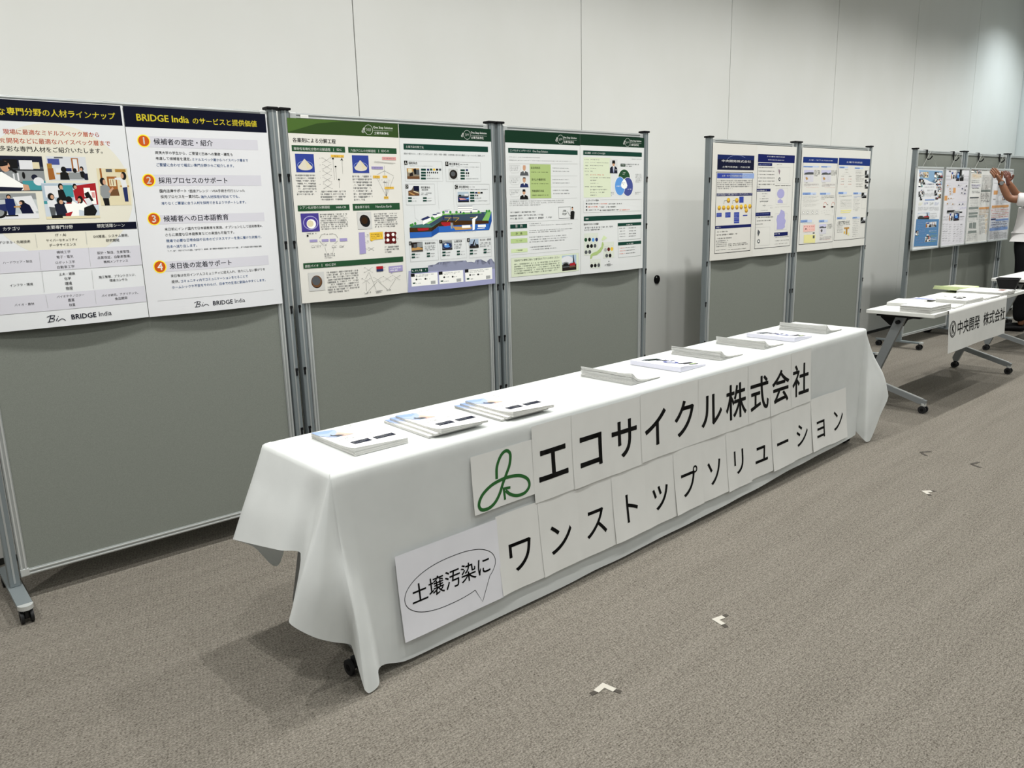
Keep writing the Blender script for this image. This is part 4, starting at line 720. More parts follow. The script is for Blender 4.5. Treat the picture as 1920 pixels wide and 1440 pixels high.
  ('g',328,563,167,42,4,'q'),('g',499,566,84,38,3,'ylab'),('g',341,608,168,43,4,'q'),('g',513,612,81,39,3,'ylab'),('g',354,654,169,44,4,'q'),('g',527,658,67,39,3,'ylab'),
  ('g',367,699,170,45,4,'q'),('g',541,704,53,40,3,'ylab'),('r',76,603,39,59,'q2'),('r',117,601,41,64,'q2'),('r',172,599,43,68,'q2'),('r',218,602,43,69,'q2'),
  ('g',25,543,282,52,3,'grey2'),('g',57,663,219,36,2,'grey2'),('g',40,712,266,96,5,'grey2'),
 ],
 'F4': [
  ('r',64,247,117,47,'orgl'),('i',339,315,124,49,'office'),('g',419,0,144,14,1,'red'),('g',413,23,179,12,1,'q'),('g',420,44,174,12,1,'q'),('g',427,66,167,12,1,'q'),
  ('g',432,82,162,13,1,'q'),('g',438,98,156,13,1,'q'),('g',443,115,151,13,1,'q'),('g',450,136,144,13,1,'q'),('g',458,158,136,14,1,'q'),('g',463,175,131,14,1,'q'),
  ('g',0,8,159,12,1,'grey2'),('g',5,39,163,13,1,'grey2'),('g',14,70,164,13,1,'grey2'),('g',26,113,165,14,1,'grey2'),('g',38,155,166,14,1,'grey2'),
  ('g',177,179,278,17,1,'grey2'),('g',183,201,279,18,1,'grey2'),('g',190,223,279,18,1,'grey2'),('g',197,245,280,19,1,'grey2'),('g',203,267,281,19,1,'grey2'),
  ('g',210,289,282,20,1,'grey2'),('g',60,339,80,19,1,'k'),('g',157,364,385,48,3,'grey2'),('r',44,420,508,26,'orgl'),('g',28,437,516,31,1,'orgl'),
  ('g',34,458,517,32,1,'red'),('g',40,478,519,33,1,'orgl'),('g',45,499,520,34,1,'red'),('g',51,519,521,35,1,'orgl'),('g',57,540,523,36,1,'red'),('r',50,572,142,19,'nvy2'),
  ('r',189,582,384,24,'bl5'),('g',56,591,533,111,6,'bl5'),('g',74,604,461,34,1,'nvy2'),('g',80,627,463,35,1,'nvy2'),('g',89,657,464,36,1,'nvy2'),('r',55,702,127,17,'q2'),
  ('r',35,683,542,35,'bl5'),('g',52,722,130,94,7,'q'),('g',170,730,133,95,7,'q'),('g',296,737,136,96,7,'q'),('g',425,745,140,96,7,'q'),
 ],
}
PIC = {
 'lab': ('#4a4f55', [('r',0,0,1,.3,'dkb'),('r',.25,.1,.52,.36,'k'),('r',.55,.12,.8,.38,'lt'),('r',.8,.17,.93,.36,'cr'),('r',.2,.38,1,.41,'k'),('r',.25,.42,1,.75,'mid'),
         ('e',.6,.55,.03,.1,'k'),('e',.8,.6,.06,.08,'dkb'),('r',.4,.5,.43,.72,'lt'),('r',.48,.48,.51,.7,'lt'),('r',.56,.7,1,.97,'teal2'),('e',.87,.72,.1,.12,'lt'),
         ('p',[(0,.5),(.2,.45),(.35,.6),(.62,.86),(.55,.97),(.2,1),(0,1)],'w'),('e',.28,.3,.09,.15,'skin'),('p',[(.15,.3),(.2,.12),(.35,.18),(.33,.27),(.22,.3)],'k'),('p',[(.34,.3),(.5,.45),(.46,.5),(.33,.36)],'k'),('p',[(.56,.8),(.66,.82),(.68,.97),(.56,.98)],'skin'),('p',[(.0,.86),(.56,.9),(.5,1),(0,1)],'dkb')]),
 'office': ('#cfd2d6', [('r',.2,.02,.42,.08,'q'),('r',.03,.1,.32,.35,'nvy3'),('r',.62,.06,.8,.62,'wood'),('r',.66,.1,.77,.6,'lt'),('p',[(0,.5),(.14,.48),(.16,.95),(0,.98)],'wood'),('r',0,.3,.12,.5,'brnz'),('r',.2,.5,.42,.68,'lt'),('r',.44,.48,.6,.62,'nvy2'),('r',.2,.68,.7,.75,'tan'),('p',[(.52,.66),(.86,.66),(.88,.95),(.5,.95)],'mid'),('p',[(.3,.68),(.42,.6),(.5,.7),(.52,.97),(.28,.97)],'k'),('e',.4,.54,.07,.12,'k'),('e',.68,.58,.05,.1,'k'),('p',[(.8,.62),(.9,.6),(.97,.8),(.97,1),(.82,.85)],'k'),('e',.86,.5,.05,.1,'k'),('e',.85,.53,.03,.07,'skin'),('r',.9,.7,1,.97,'dkb')]),
 'library': ('#d9cfae', [('r',0,.02,1,.16,'cr'),('r',.3,.02,.5,.1,'q'),('r',.6,.02,.95,.1,'brnz'),('r',.1,0,.16,.45,'wood'),('r',.3,.22,.62,.7,'wood'),('r',.36,.28,.58,.48,'cr'),('r',.4,.3,.42,.46,'wood'),('r',.48,.3,.5,.46,'rust'),('r',.65,.25,1,.7,'cr'),('r',.7,.46,1,.5,'tan'),('p',[(.3,.6),(.62,.55),(.66,.85),(.35,.9)],'rust'),('r',0,.74,1,1,'cr'),
            ('p',[(.05,.48),(.22,.42),(.34,.5),(.38,.62),(.3,.8),(.1,.82),(.02,.7)],'mid'),('p',[(.08,.8),(.28,.8),(.28,1),(.12,1)],'k'),('e',.15,.35,.09,.1,'k'),('e',.2,.37,.05,.07,'skin'),('p',[(.3,.62),(.45,.5),(.48,.54),(.34,.68)],'skin'),
            ('p',[(.72,.28),(.9,.26),(.94,.5),(.78,.54)],'lt'),('p',[(.55,.25),(.75,.24),(.76,.32),(.56,.3)],'lt'),('p',[(.78,.52),(.93,.5),(.92,.9),(.8,.9)],'nvy2'),('e',.86,.2,.09,.11,'k'),('e',.81,.2,.05,.07,'skin')]),
 'bike': ('#b9bfc0', [('p',[(0,0),(1,0),(1,.25),(0,.15)],'mid'),('r',0,.2,.4,.24,'q'),('p',[(.5,.15),(.9,.1),(1,.7),(.7,.8)],'lt'),('r',0,.8,1,1,'lt'),('e',.17,.72,.17,.25,'k'),('e',.17,.72,.11,.17,'mid'),('p',[(.08,.45),(.4,.4),(.5,.6),(.3,.7),(.12,.58)],'nvy2'),('p',[(.34,.2),(.52,.22),(.54,.5),(.5,.85),(.36,.85),(.33,.5)],'nvy5'),('e',.42,.13,.05,.09,'k'),('e',.42,.15,.035,.06,'skin'),('p',[(.6,.5),(.75,.38),(.9,.55),(.9,.8),(.65,.8)],'nvy4'),('e',.68,.36,.06,.09,'k'),('e',.65,.39,.035,.06,'skin'),('r',.5,.5,.64,.56,'tan'),('p',[(.8,.3),(.84,.3),(.95,.8),(.9,.8)],'lt'),('p',[(.3,.84),(.56,.84),(.56,.9),(.3,.9)],'k')]),
 'group': ('#c3ccd6', [('r',0,.02,.55,.5,'sky'),('r',.05,.08,.5,.4,'lt'),('r',.38,.06,.56,.4,'teal2'),('p',[(.58,.08),(1,.0),(1,.62),(.62,.6)],'red2'),('r',.76,.14,.88,.4,'w'),('r',.88,.22,.97,.6,'w'),('r',.9,.26,.96,.42,'pink'),('r',0,.5,.08,.58,'teal2'),
          ('p',[(.28,.2),(.38,.18),(.42,.4),(.4,.5),(.28,.48)],'k'),('e',.34,.1,.045,.09,'k'),('e',.35,.12,.03,.06,'skin'),('p',[(.56,.2),(.66,.2),(.7,.5),(.58,.5)],'red2'),('e',.6,.1,.04,.08,'k'),('e',.61,.12,.028,.05,'skin'),
          ('p',[(.06,.5),(.2,.42),(.24,.62),(.18,.72),(.06,.66)],'lt'),('e',.14,.38,.06,.1,'k'),('e',.16,.39,.03,.06,'skin'),('p',[(.08,.66),(.2,.68),(.16,.98),(.1,.98)],'q'),
          ('p',[(.18,.6),(.34,.5),(.42,.62),(.4,.96),(.2,.96)],'dkb'),('e',.29,.5,.06,.1,'k'),('e',.31,.53,.035,.06,'skin'),('p',[(.36,.6),(.5,.48),(.62,.6),(.6,.8),(.4,.85)],'w'),('e',.46,.47,.06,.1,'k'),('r',.4,.55,.5,.58,'red2'),('p',[(.6,.6),(.72,.5),(.8,.66),(.74,.8),(.6,.75)],'w'),('e',.67,.47,.05,.11,'k'),('e',.65,.49,.03,.06,'skin'),
          ('p',[(.76,.3),(.84,.24),(.92,.5),(.82,.56)],'k'),('p',[(.74,.45),(.84,.42),(.9,.6),(.8,.66)],'lt'),('p',[(.72,.7),(.9,.6),(.96,.8),(.9,.95),(.7,.92)],'k'),('p',[(.36,.85),(.62,.7),(.6,1),(.4,1)],'w'),('p',[(.36,.85),(.5,.8),(.42,1),(.36,1)],'red2'),('r',0,.93,1,1,'cr'),('p',[(.1,.9),(.3,.88),(.3,.98),(.1,.98)],'k')]),
 'dish': ('#2c3f92', [('e',.5,.62,.42,.24,'lbl2'),('e',.5,.62,.39,.21,'dish'),('e',.5,.72,.38,.17,'powder'),('p',[(.12,.7),(.4,.36),(.48,.26),(.56,.34),(.88,.7),(.5,.84)],'powder'),('p',[(.5,.28),(.56,.34),(.88,.7),(.6,.8)],'cr')]),
 'dish2': ('#43388a', [('e',.52,.52,.42,.38,'lav3'),('e',.52,.52,.38,.34,'dish2'),('e',.55,.58,.26,.26,'w'),('e',.5,.56,.18,.18,'cr')]),
 'black': ('#c9c9c6', [('e',.52,.52,.34,.34,'soil'),('e',.46,.46,.3,.3,'soil'),('e',.58,.58,.3,.3,'k'),('e',.5,.5,.22,.2,'brn2')]),
 'iron': ('#c9c9c6', [('e',.5,.52,.35,.35,'k'),('e',.5,.5,.33,.33,'rust'),('e',.47,.46,.26,.25,'q')]),
 'iron2': ('#c4c6c4', [('e',.52,.52,.42,.42,'k'),('e',.5,.5,.36,.36,'soil'),('e',.48,.47,.24,.22,'q')]),
 'dig': ('#8a7f6c', [('r',0,0,1,.3,'tan'),('r',.1,.05,.4,.4,'cr'),('p',[(.5,.1),(.7,0),(.9,.5),(.6,.6)],'k'),('p',[(.2,.5),(.45,.35),(.5,.7),(.2,.75)],'soil'),('r',0,.75,1,1,'rust'),('r',.75,.1,1,.6,'q')]),
 'dig2': ('#5d564c', [('p',[(0,0),(.5,0),(.3,.4),(0,.5)],'lt'),('p',[(.5,0),(1,0),(1,.5),(.5,.5)],'nvy4'),('p',[(0,.5),(.5,.45),(1,.8),(1,1),(0,1)],'rust'),('p',[(.1,.6),(.6,.9),(.5,.98),(.05,.7)],'tan'),('p',[(.5,.5),(1,.7),(.95,.78),(.45,.58)],'cr')]),
 'dig3': ('#4a443e', [('r',0,0,.5,.5,'soil'),('p',[(.5,.1),(1,0),(1,.5),(.5,.6)],'mid'),('p',[(0,.6),(.6,.5),(1,.7),(1,.8),(0,.85)],'tan'),('r',.2,.2,.45,.6,'q')]),
 'boat': ('#a9b9c6', [('r',0,.35,1,.52,'q'),('r',.1,.28,.3,.45,'k'),('r',.6,.2,.95,.4,'lt'),('r',0,.52,1,.9,'nvy2'),('p',[(.1,.6),(.7,.65),(.8,.75),(.2,.78)],'pink'),('r',0,.9,1,1,'k'),('p',[(.55,.7),(1,.55),(1,.75)],'lbl')]),
 'pool': ('#59626b', [('r',0,0,1,.25,'mid'),('e',.5,.55,.45,.35,'nvy2'),('e',.5,.55,.3,.2,'lbl'),('e',.35,.4,.12,.1,'lt'),('e',.75,.5,.1,.08,'k'),('r',0,.85,1,1,'soil')]),
 'crane': ('#9fb0c4', [('r',0,.7,1,1,'soil'),('p',[(.2,.8),(.55,.05),(.62,.1),(.4,.85)],'k'),('p',[(.6,.3),(.85,.8),(.55,.85)],'q'),('r',.1,.55,.4,.8,'dkb'),('r',.7,.6,.95,.8,'k')]),
 'rig': ('#a9bcd0', [('e',.35,.3,.4,.25,'lt'),('r',0,.6,1,1,'soil'),('p',[(.75,.0),(.8,0),(.88,.65),(.78,.65)],'k'),('e',.25,.55,.22,.14,'mid'),('e',.25,.6,.18,.1,'k'),('p',[(.5,.55),(.9,.5),(.95,.7),(.55,.72)],'red2'),('r',.05,.7,.9,.78,'q'),('r',.5,.75,.95,.82,'rust')]),
 'man': ('#cfd0cf', [('p',[(.02,1),(.05,.62),(.3,.5),(.7,.5),(.95,.62),(1,1)],'dkb'),('p',[(.4,.5),(.6,.5),(.56,.95),(.46,.95)],'w'),('p',[(.47,.56),(.53,.56),(.55,.95),(.47,.95)],'lbl2'),('e',.5,.3,.17,.2,'skin'),('p',[(.3,.3),(.33,.08),(.67,.08),(.7,.3),(.62,.18),(.38,.18)],'k'),('r',.36,.27,.47,.32,'k'),('r',.53,.27,.64,.32,'k'),('r',.76,.72,.86,.78,'w')]),
 'bw': ('#8f9192', [('p',[(0,0),(.5,0),(.4,.5),(0,.7)],'k'),('p',[(.5,.1),(1,0),(1,.4),(.6,.5)],'lt'),('p',[(.1,.8),(.6,.55),(1,.7),(1,1),(.2,1)],'k'),('p',[(.4,.5),(.6,.4),(.7,.7),(.45,.75)],'q')]),
}
class Print:
    """flat artwork in millimetres (u right, v down) that is laid onto a sheet"""
    def __init__(s, W, H):
        s.W, s.H = W, H
        s.mb = MB(); s.k = 0
    def lay(s):
        s.k += 1
        return 0.20 + 0.006 * s.k
    def face(s, pts, mt, n):
        s.mb.add([(u, v, n) for u, v in pts], [list(range(len(pts)))], mt)
    def rect(s, u, v, w, h, mt, n=None, cell=13):
        n = s.lay() if n is None else n
        if w <= 0 or h <= 0: return
        a = max(1, math.ceil(w / cell)); c = max(1, math.ceil(h / cell))
        rows = [[(u + w * i / a, v + h * j / c, n) for i in range(a + 1)] for j in range(c + 1)]
        s.mb.grid(rows, mt, False)
    def poly(s, pts, mt):
        n = s.lay()
        us = [p[0] for p in pts]; vs = [p[1] for p in pts]
        bm = bmesh.new()
        try:
            bm.faces.new([bm.verts.new((p[0], p[1], n)) for p in pts])
            bmesh.ops.triangulate(bm, faces=bm.faces[:])
            mx = max(max(us) - min(us), max(vs) - min(vs))
            for _ in range(min(6, max(0, math.ceil(math.log2(max(mx, 1) / 9))))):
                bmesh.ops.subdivide_edges(bm, edges=bm.edges[:], cuts=1, use_grid_fill=True)
            bm.verts.index_update()
            s.mb.add([v.co[:] for v in bm.verts], [[v.index for v in f.verts] for f in bm.faces], mt)
        except ValueError:
            pass
        bm.free()
    def ell(s, cu, cv, ru, rv, mt, n=None):
        n = s.lay() if n is None else n
        seg = 14 if max(ru, rv) < 8 else 28 if max(ru, rv) < 80 else 90
        rings = 1 if max(ru, rv) < 12 else 4 if max(ru, rv) < 50 else 16
        vs = [(cu, cv, n)]; fs = []
        for r_ in range(1, rings + 1):
            for k in range(seg):
                a = 2 * math.pi * k / seg
                vs.append((cu + ru * r_ / rings * math.cos(a), cv + rv * r_ / rings * math.sin(a), n))
        for k in range(seg):
            fs.append((0, 1 + k, 1 + (k + 1) % seg))
            for r_ in range(rings - 1):
                p = 1 + r_ * seg; q = p + seg
                fs.append((p + k, q + k, q + (k + 1) % seg, p + (k + 1) % seg))
        vs = [(min(max(a, 0), s.W), min(max(c, 0), s.H), d) for a, c, d in vs]
        s.mb.add(vs, fs, mt)
    def line(s, pts, wd, mt):
        n = s.lay()
        for (a, c), (d, e) in zip(pts, pts[1:]):
            L = math.hypot(d - a, e - c)
            if L < 0.5: continue
            nx, ny = -(e - c) / L * wd / 2, (d - a) / L * wd / 2
            ps = max(1, math.ceil(L / 14))
            rows = [[(a + (d - a) * i / ps + nx * sgn, c + (e - c) * i / ps + ny * sgn, n) for i in range(ps + 1)] for sgn in (-1, 1)]
            s.mb.grid(rows, mt, False)
    def text(s, u, v, w, h, string, mt, bold):
        n = s.lay() + 0.03
        V, F = glyphs(string, bold)
        if not V: return
        x0 = min(p[0] for p in V); x1 = max(p[0] for p in V); y0 = min(p[1] for p in V); y1 = max(p[1] for p in V)
        sx = w / max(x1 - x0, 1e-6); sy = h / max(y1 - y0, 1e-6)
        if len(string) == 1 and ord(string) < 0x3000:
            sx = sy; u += (w - (x1 - x0) * sx) / 2
        if h < 0:                                  # natural proportions, centred on v
            sy = sx; h = (y1 - y0) * sy; v -= h / 2
        s.mb.add([(u + (p[0] - x0) * sx, v + h - (p[1] - y0) * sy, n) for p in V], F, mt)
    def greek(s, u, v, w, h, rows, mt):
        n = s.lay() + 0.03
        rh = h / rows
        ch = max(min(rh * 0.60, 12), 2.0)
        cw = max(ch * 0.92, 3.2)
        vs = []; fs = []
        def q(a, c, d, e):
            b0 = len(vs)
            vs.extend([(a, c, n), (d, c, n), (d, e, n), (a, e, n)]); fs.append((b0, b0 + 1, b0 + 2, b0 + 3))
        st = ch * 0.13
        for r_ in range(rows):
            y = v + r_ * rh + (rh - ch) / 2
            end = w if r_ < rows - 1 or rows == 1 else w * random.uniform(0.4, 0.95)
            x = 0.0
            while x + cw * 0.8 <= end:
                k = random.randrange(7)
                a = u + x; wd = cw * 0.84
                if k == 6:
                    if random.random() < 0.4: x += cw; continue
                    q(a + wd * 0.3, y + ch * 0.7, a + wd * 0.5, y + ch * 0.95)
                elif k < 3:                        # dense character
                    q(a, y + ch * 0.02, a + wd, y + ch * 0.02 + st); q(a + wd * 0.06, y + ch * 0.34, a + wd * 0.94, y + ch * 0.34 + st)
                    q(a, y + ch * 0.64, a + wd, y + ch * 0.64 + st)
                    if k: q(a + wd * 0.04, y + ch * 0.88, a + wd * 0.96, y + ch * 0.88 + st)
                    p_ = random.uniform(0.1, 0.4)
                    q(a + wd * p_, y, a + wd * p_ + st, y + ch); q(a + wd * (p_ + 0.45), y + ch * 0.1, a + wd * (p_ + 0.45) + st, y + ch)
                else:                              # light character
                    q(a + wd * 0.1, y + ch * 0.14, a + wd * 0.85, y + ch * 0.14 + st)
                    p_ = random.uniform(0.2, 0.7)
                    q(a + wd * p_, y, a + wd * p_ + st, y + ch * 0.92)
                    if k > 3: q(a + wd * 0.25, y + ch * 0.55, a + wd * 0.9, y + ch * 0.55 + st)
                x += cw
        if vs: s.mb.add(vs, fs, mt)
    def pic(s, u, v, w, h, kind):
        bg, items = PIC[kind]
        key = 'bg' + bg
        if key not in _ink: _ink[key] = mat('print_' + kind, bg, 0.5, 0, 0.3)
        s.rect(u, v, w, h, _ink[key])
        for it in items:
            if it[0] == 'r': s.rect(u + it[1] * w, v + it[2] * h, (it[3] - it[1]) * w, (it[4] - it[2]) * h, ink(it[5]))
            elif it[0] == 'e': s.ell(u + it[1] * w, v + it[2] * h, it[3] * w, it[4] * h, ink(it[5]))
            else: s.poly([(u + a * w, v + c * h) for a, c in it[1]], ink(it[2]))
    def ring(s, cu, cv, rad, mt, wd=1.2):
        n = s.lay(); seg = 28
        rows = [[(cu + r_ * math.cos(2 * math.pi * k / seg), cv + r_ * math.sin(2 * math.pi * k / seg), n) for k in range(seg + 1)] for r_ in (rad - wd / 2, rad + wd / 2)]
        s.mb.grid(rows, mt, False)
    def run(s, items):
        for it in items:
            k = it[0]
            if k == 'r': s.rect(*it[1:5], ink(it[5]))
            elif k == 'f':
                u, v, w, h, c, wd = it[1:]
                for a in ((u, v, w, wd), (u, v + h - wd, w, wd), (u, v, wd, h), (u + w - wd, v, wd, h)): s.rect(*a, ink(c))
            elif k == 't': s.text(*it[1:5], it[5], ink(it[6]), it[7])
            elif k == 'g': s.greek(*it[1:5], it[5], ink(it[6]))
            elif k == 'e': s.ell(*it[1:5], ink(it[5]))
            elif k == 'p': s.poly(it[1], ink(it[2]))
            elif k == 'l': s.line(it[1], it[2], ink(it[3]))
            elif k == 'i': s.pic(*it[1:5], it[5])
            elif k == 'o': s.ring(it[1], it[2], it[3], ink(it[4]))
def place_print(pr, gap):
    """map the artwork (mm) to the sheet's local frame: x right, -y to the viewer, z up"""
    W, H = pr.W, pr.H
    out = []
    for u, v, n in pr.mb.v:
        u = min(max(u, 0), W); v = min(max(v, 0), H)
        out.append(((u - W / 2) / 1000, -(gap(u / W, v / H) + n / 1000), -v / 1000))
    pr.mb.v = out
def poster(key, x, ztop, fy, base, label, group, amp=0.016, W=594, H=841, topgap=0.0045, curl=0.0, width=594):
    pr = Print(W, H)
    nu, nv = 46, 64
    pap = mat('poster_paper_' + key.lower(), base, 0.42, 0, 0.4)
    for n, mt in ((-0.3, M['paper']), (0.0, pap)):
        pr.mb.grid([[(W * i / nu, H * j / nv, n) for i in range(nu + 1)] for j in range(nv + 1)], mt, True)
    pr.run(PRINT[key])
    def gap(a, c):
        t = min(max((c - 0.30) / 0.70, 0), 1); t = t * t * (3 - 2 * t)
        return topgap + amp * math.sin(math.pi * a) ** 0.8 * t + 0.0016 * math.sin(math.pi * a) + curl * t * t * a ** 3
    place_print(pr, gap)
    pr.mb.v = [(a * width / W, c, d) for a, c, d in pr.mb.v]
    xc = x + width / 2000
    ang = math.atan2(fy(x + 0.5) - fy(x), 0.5)
    o = pr.mb.build('poster', None, (xc, fy(xc), ztop), ang)
    tag(o, label, 'poster', group)
    return o
G1 = 'posters on the three boards behind the cloth table'
G2 = 'posters on the pair of boards behind the far end of the cloth table'
poster('P1L', 0.415, 1.929, BY, '#dddfe1', 'navy headed poster with yellow title and five photos, cut by the left edge', G1, 0.016)
poster('P1R', 1.0115, 1.928, BY, '#dedfe2', 'white poster with navy heading and four numbered orange circles', G1, 0.014, curl=-0.004)
poster('P2L', 1.7015, 1.918, BY, '#dedcd5', 'poster with olive green heading, powder photos and molecule diagrams', G1)
poster('P2R', 2.2965, 1.918, BY, '#dadddd', 'green headed poster with a cutaway ground diagram in blue and brown', G1)
poster('P3L', 2.991, 1.918, BY, '#dadcdb', 'dark green headed poster with three small portraits and a light green column', G1)
poster('P3R', 3.5865, 1.918, BY, '#dadcdb', 'dark green headed poster with three overlapping ovals and a map', G1)
P4Z = 1.915
poster('P4L', 4.972, P4Z, BY2, '#d8d6cf', 'poster with dark navy square heading and a row of golden ovals', G2, 0.014, width=560)
poster('P4R', 5.5325, P4Z, BY2, '#dbdad4', 'blue headed poster with lavender map shapes down its right side', G2, 0.014, width=560)
poster('P5L', 6.178, P4Z, BY2, '#dbdad4', 'blue headed poster with red diagram and yellow columns near its foot', G2, 0.014, width=584)
poster('P5R', 6.7625, P4Z, BY2, '#dbdad4', 'blue headed poster with small black and white photos down its right side', G2, 0.014, width=584)

# framed posters hung on cords from hooks
def framed(key, x, ztop, y, lean, label, base):
    W, H = 594, 800
    t = empty('framed_poster', (x + 0.306, y, ztop))
    tag(t, label, 'framed poster', 'framed posters hung on the far boards')
    t.rotation_euler = (lean, 0, R(-1.5))
    pr = Print(W, 841)
    pr.mb.grid([[(W * i / 4, 841 * j / 4, 0) for i in range(5)] for j in range(5)], mat('framed_sheet_' + key.lower(), base, 0.18, 0, 0.5), False)
    pr.run(PRINT[key])
    V = []
    for u, v, n in pr.mb.v: V.append(((min(max(u, 0), W) - W / 2) / 1000, -0.012 - n / 1000, -0.004 - min(max(v, 0), 841) / 841 * 0.798))
    pr.mb.v = V
    pr.mb.build('print', t)
    b = MB(); b.box(-0.304, 0.304, -0.006, 0.002, -0.806, 0, M['alu']); b.build('backing', t)
    b = MB()
    for a in ((-0.306, -0.290, -0.806, 0.0), (0.290, 0.306, -0.806, 0.0)): b.box(a[0], a[1], -0.017, 0.002, a[2], a[3], M['alul'], 0.003)
    for a in ((-0.018, 0.0), (-0.806, -0.788)): b.box(-0.306, 0.306, -0.017, 0.002, a[0], a[1], M['alul'], 0.003)
    b.build('frame', t)
    b = MB()
    for s_ in (-1, 1): b.tube([(0.16 * s_, -0.002, -0.002), (0.0, -0.004, 0.150)], 0.0016, M['cord'], 5)
    b.build('hanging_cord', t)
    return t
def hook(x, y, label):
    t = empty('board_hook', (x, y, 1.944))
    tag(t, label, 'hook', 'black hooks over the top of the far boards')
    b = MB(); b.box(-0.012, 0.012, -0.020, 0.016, 0.001, 0.006, M['black'], 0.001)
    b.box(-0.012, 0.012, -0.021, -0.016, -0.055, 0.006, M['black'], 0.001); b.build('clip', t)
    b = MB(); b.tube([(0, -0.018, -0.035), (0, -0.020, -0.075), (0, -0.032, -0.088), (0, -0.052, -0.084), (0, -0.066, -0.066), (0, -0.070, -0.056)], 0.006, M['black'], 8)
    b.build('prong', t)
FYC = lambda x: 3.335 - 0.03 * (x - 8.2)
for k, (x, lb, bs) in enumerate(((8.105, 'silver framed poster with blue sky and blue foot, leftmost on the far board', '#dfe1e4'), (8.750, 'silver framed white poster with black T shaped photo block', '#dddce2'),
                   (9.365, 'silver framed pale poster with grey bars, left of the raised hands', '#dcdcd8'), (9.983, 'silver framed poster with orange square, behind the raised hands', '#e0e0e4'))):
    framed(('F1', 'F2', 'F3', 'F4')[k], x, 1.785, FYC(x + 0.3) - 0.028, R(-1.2), lb, bs)
for x, lb in ((8.395, 'black hook holding the blue framed poster'), (9.02, 'black hook above the framed poster with the black photo block'), (9.665, 'black hook above the framed poster with grey bars'), (10.255, 'black hook nearest the raised hands')):
    hook(x, FYC(x) + 0.018, lb)

# ------------------------------------------------------------------ folding tables
TD = 0.468
def folding_table(loc, rotz, L, label, group, cdx=0.0):
    t = empty('folding_table', loc, rotz)
    tag(t, label, 'table', group)
    b = MB(); b.box(0, L, 0, TD, 0.688, 0.715, M['tabletop'], 0.004); top = b.build('tabletop', t)
    b = MB(); b.box(0.09, L - 0.09, 0.215, 0.265, 0.645, 0.687, M['black'], 0.004); b.build('beam', t)
    for x in (0.075, L - 0.075):
        b = MB()
        b.box(x - 0.055, x + 0.05, 0.10, 0.40, 0.672, 0.688, M['black'], 0.003)
        sx = 1 if x < L / 2 else -1
        b.prism([(0.20, 0.675), (0.40, 0.675), (0.40, 0.655), (0.33, 0.60), (0.24, 0.60)], 0, x + sx * 0.018, x + sx * 0.040, M['black'])
        b.build('fold_bracket', t)
        lg = MB()
        w_ = 0.035
        y0, y1, zt, zb = 0.245, 0.465, 0.672, 0.060
        lg.prism([(y0 - w_, zt), (y0 + w_, zt), (y1 + w_ * 0.75, zb + 0.03), (y1 + w_ * 0.45, zb), (y1 - w_ * 0.55, zb), (y1 - w_, zb + 0.04)], 0, x - 0.016, x + 0.016, M['leg'])
        leg = lg.build('leg', t)
        k = MB(); k.cyl((y0 + 0.012, 0.635), 0.014, x - sx * 0.016, x - sx * 0.042, 0, M['black'], 16); k.build('pivot_knob', leg)
        f = MB()
        f.prism([(0.415, 0.200), (0.425, 0.165), (0.075, 0.066), (0.030, 0.064), (0.026, 0.092), (0.055, 0.100)], 0, x - 0.015, x + 0.015, M['leg'])
        f.cyl((x, 0.045), 0.019, 0.052, 0.072, 2, M['alul'], 16)
        f.prism([(0.416, 0.2005), (0.055, 0.1005), (0.050, 0.1035), (0.415, 0.2045)], 0, x - 0.009, x + 0.009, M['alul'])
        f.build('foot_bar', leg)
        caster(leg, x + cdx, 0.045, 0.0, 0.027, 0.05)
        caster(leg, x, 0.470, 0.0, 0.027, 0.05)
    return t
TR = R(1.2271)
OX, OY = 1.06805565, 2.08131851
def T1(s, d, z=0.0):
    return Vector((OX + s * math.cos(TR) - d * math.sin(TR), OY + s * math.sin(TR) + d * math.cos(TR), z))
GT = 'folding tables on casters'
folding_table(T1(0.012, 0.0), TR, 1.835, 'folding table on casters under the near half of the white cloth', GT, -0.028)
folding_table(T1(1.856, 0.0), TR, 1.835, 'folding table on casters under the far half of the white cloth', GT)
folding_table((5.655, 2.10, 0), 0.006, 1.94, 'white folding table with leaflets and a hanging company banner', GT)
folding_table((8.50, 2.205, 0), 0.0, 1.84, 'white folding table beyond the black tray at the right edge', GT)

# ------------------------------------------------------------------ draped cloth
SL = 3.703
ZC = 0.722
def crom(P, t):
    n = len(P); i = min(int(t), n - 2); f = t - i
    p1, p2 = P[i], P[i + 1]
    p0 = P[i - 1] if i > 0 else p1 + (p1 - p2)
    p3 = P[i + 2] if i + 2 < n else p2 + (p2 - p1)
    return 0.5 * (2 * p1 + (p2 - p0) * f + (2 * p0 - 5 * p1 + 4 * p2 - p3) * f * f + (3 * p1 - p0 - 3 * p2 + p3) * f ** 3)
def key(bs, bd, nx, ny, hang, nt=22):
    B = Vector((bs, bd, 0)); N = Vector((nx, ny, 0)).normalized()
    rnd = [B - N * 0.030 + Vector((0, 0, ZC)), B - N * 0.010 + Vector((0, 0, ZC - 0.001)), B + N * 0.001 + Vector((0, 0, ZC - 0.006)), B + N * 0.006 + Vector((0, 0, ZC - 0.018))]
    H = [rnd[-1]] + [Vector(h) for h in hang]
    cum = [0.0]
    fine = [crom(H, (len(H) - 1) * i / 80) for i in range(81)]
    for a, c in zip(fine, fine[1:]): cum.append(cum[-1] + (c - a).length)
    out = rnd[:-1]
    for k in range(nt + 1):
        tgt = cum[-1] * k / nt
        j = min(range(81), key=lambda q: abs(cum[q] - tgt)) if False else next((q for q in range(81) if cum[q] >= tgt - 1e-9), 80)
        out.append(fine[j])
    return out
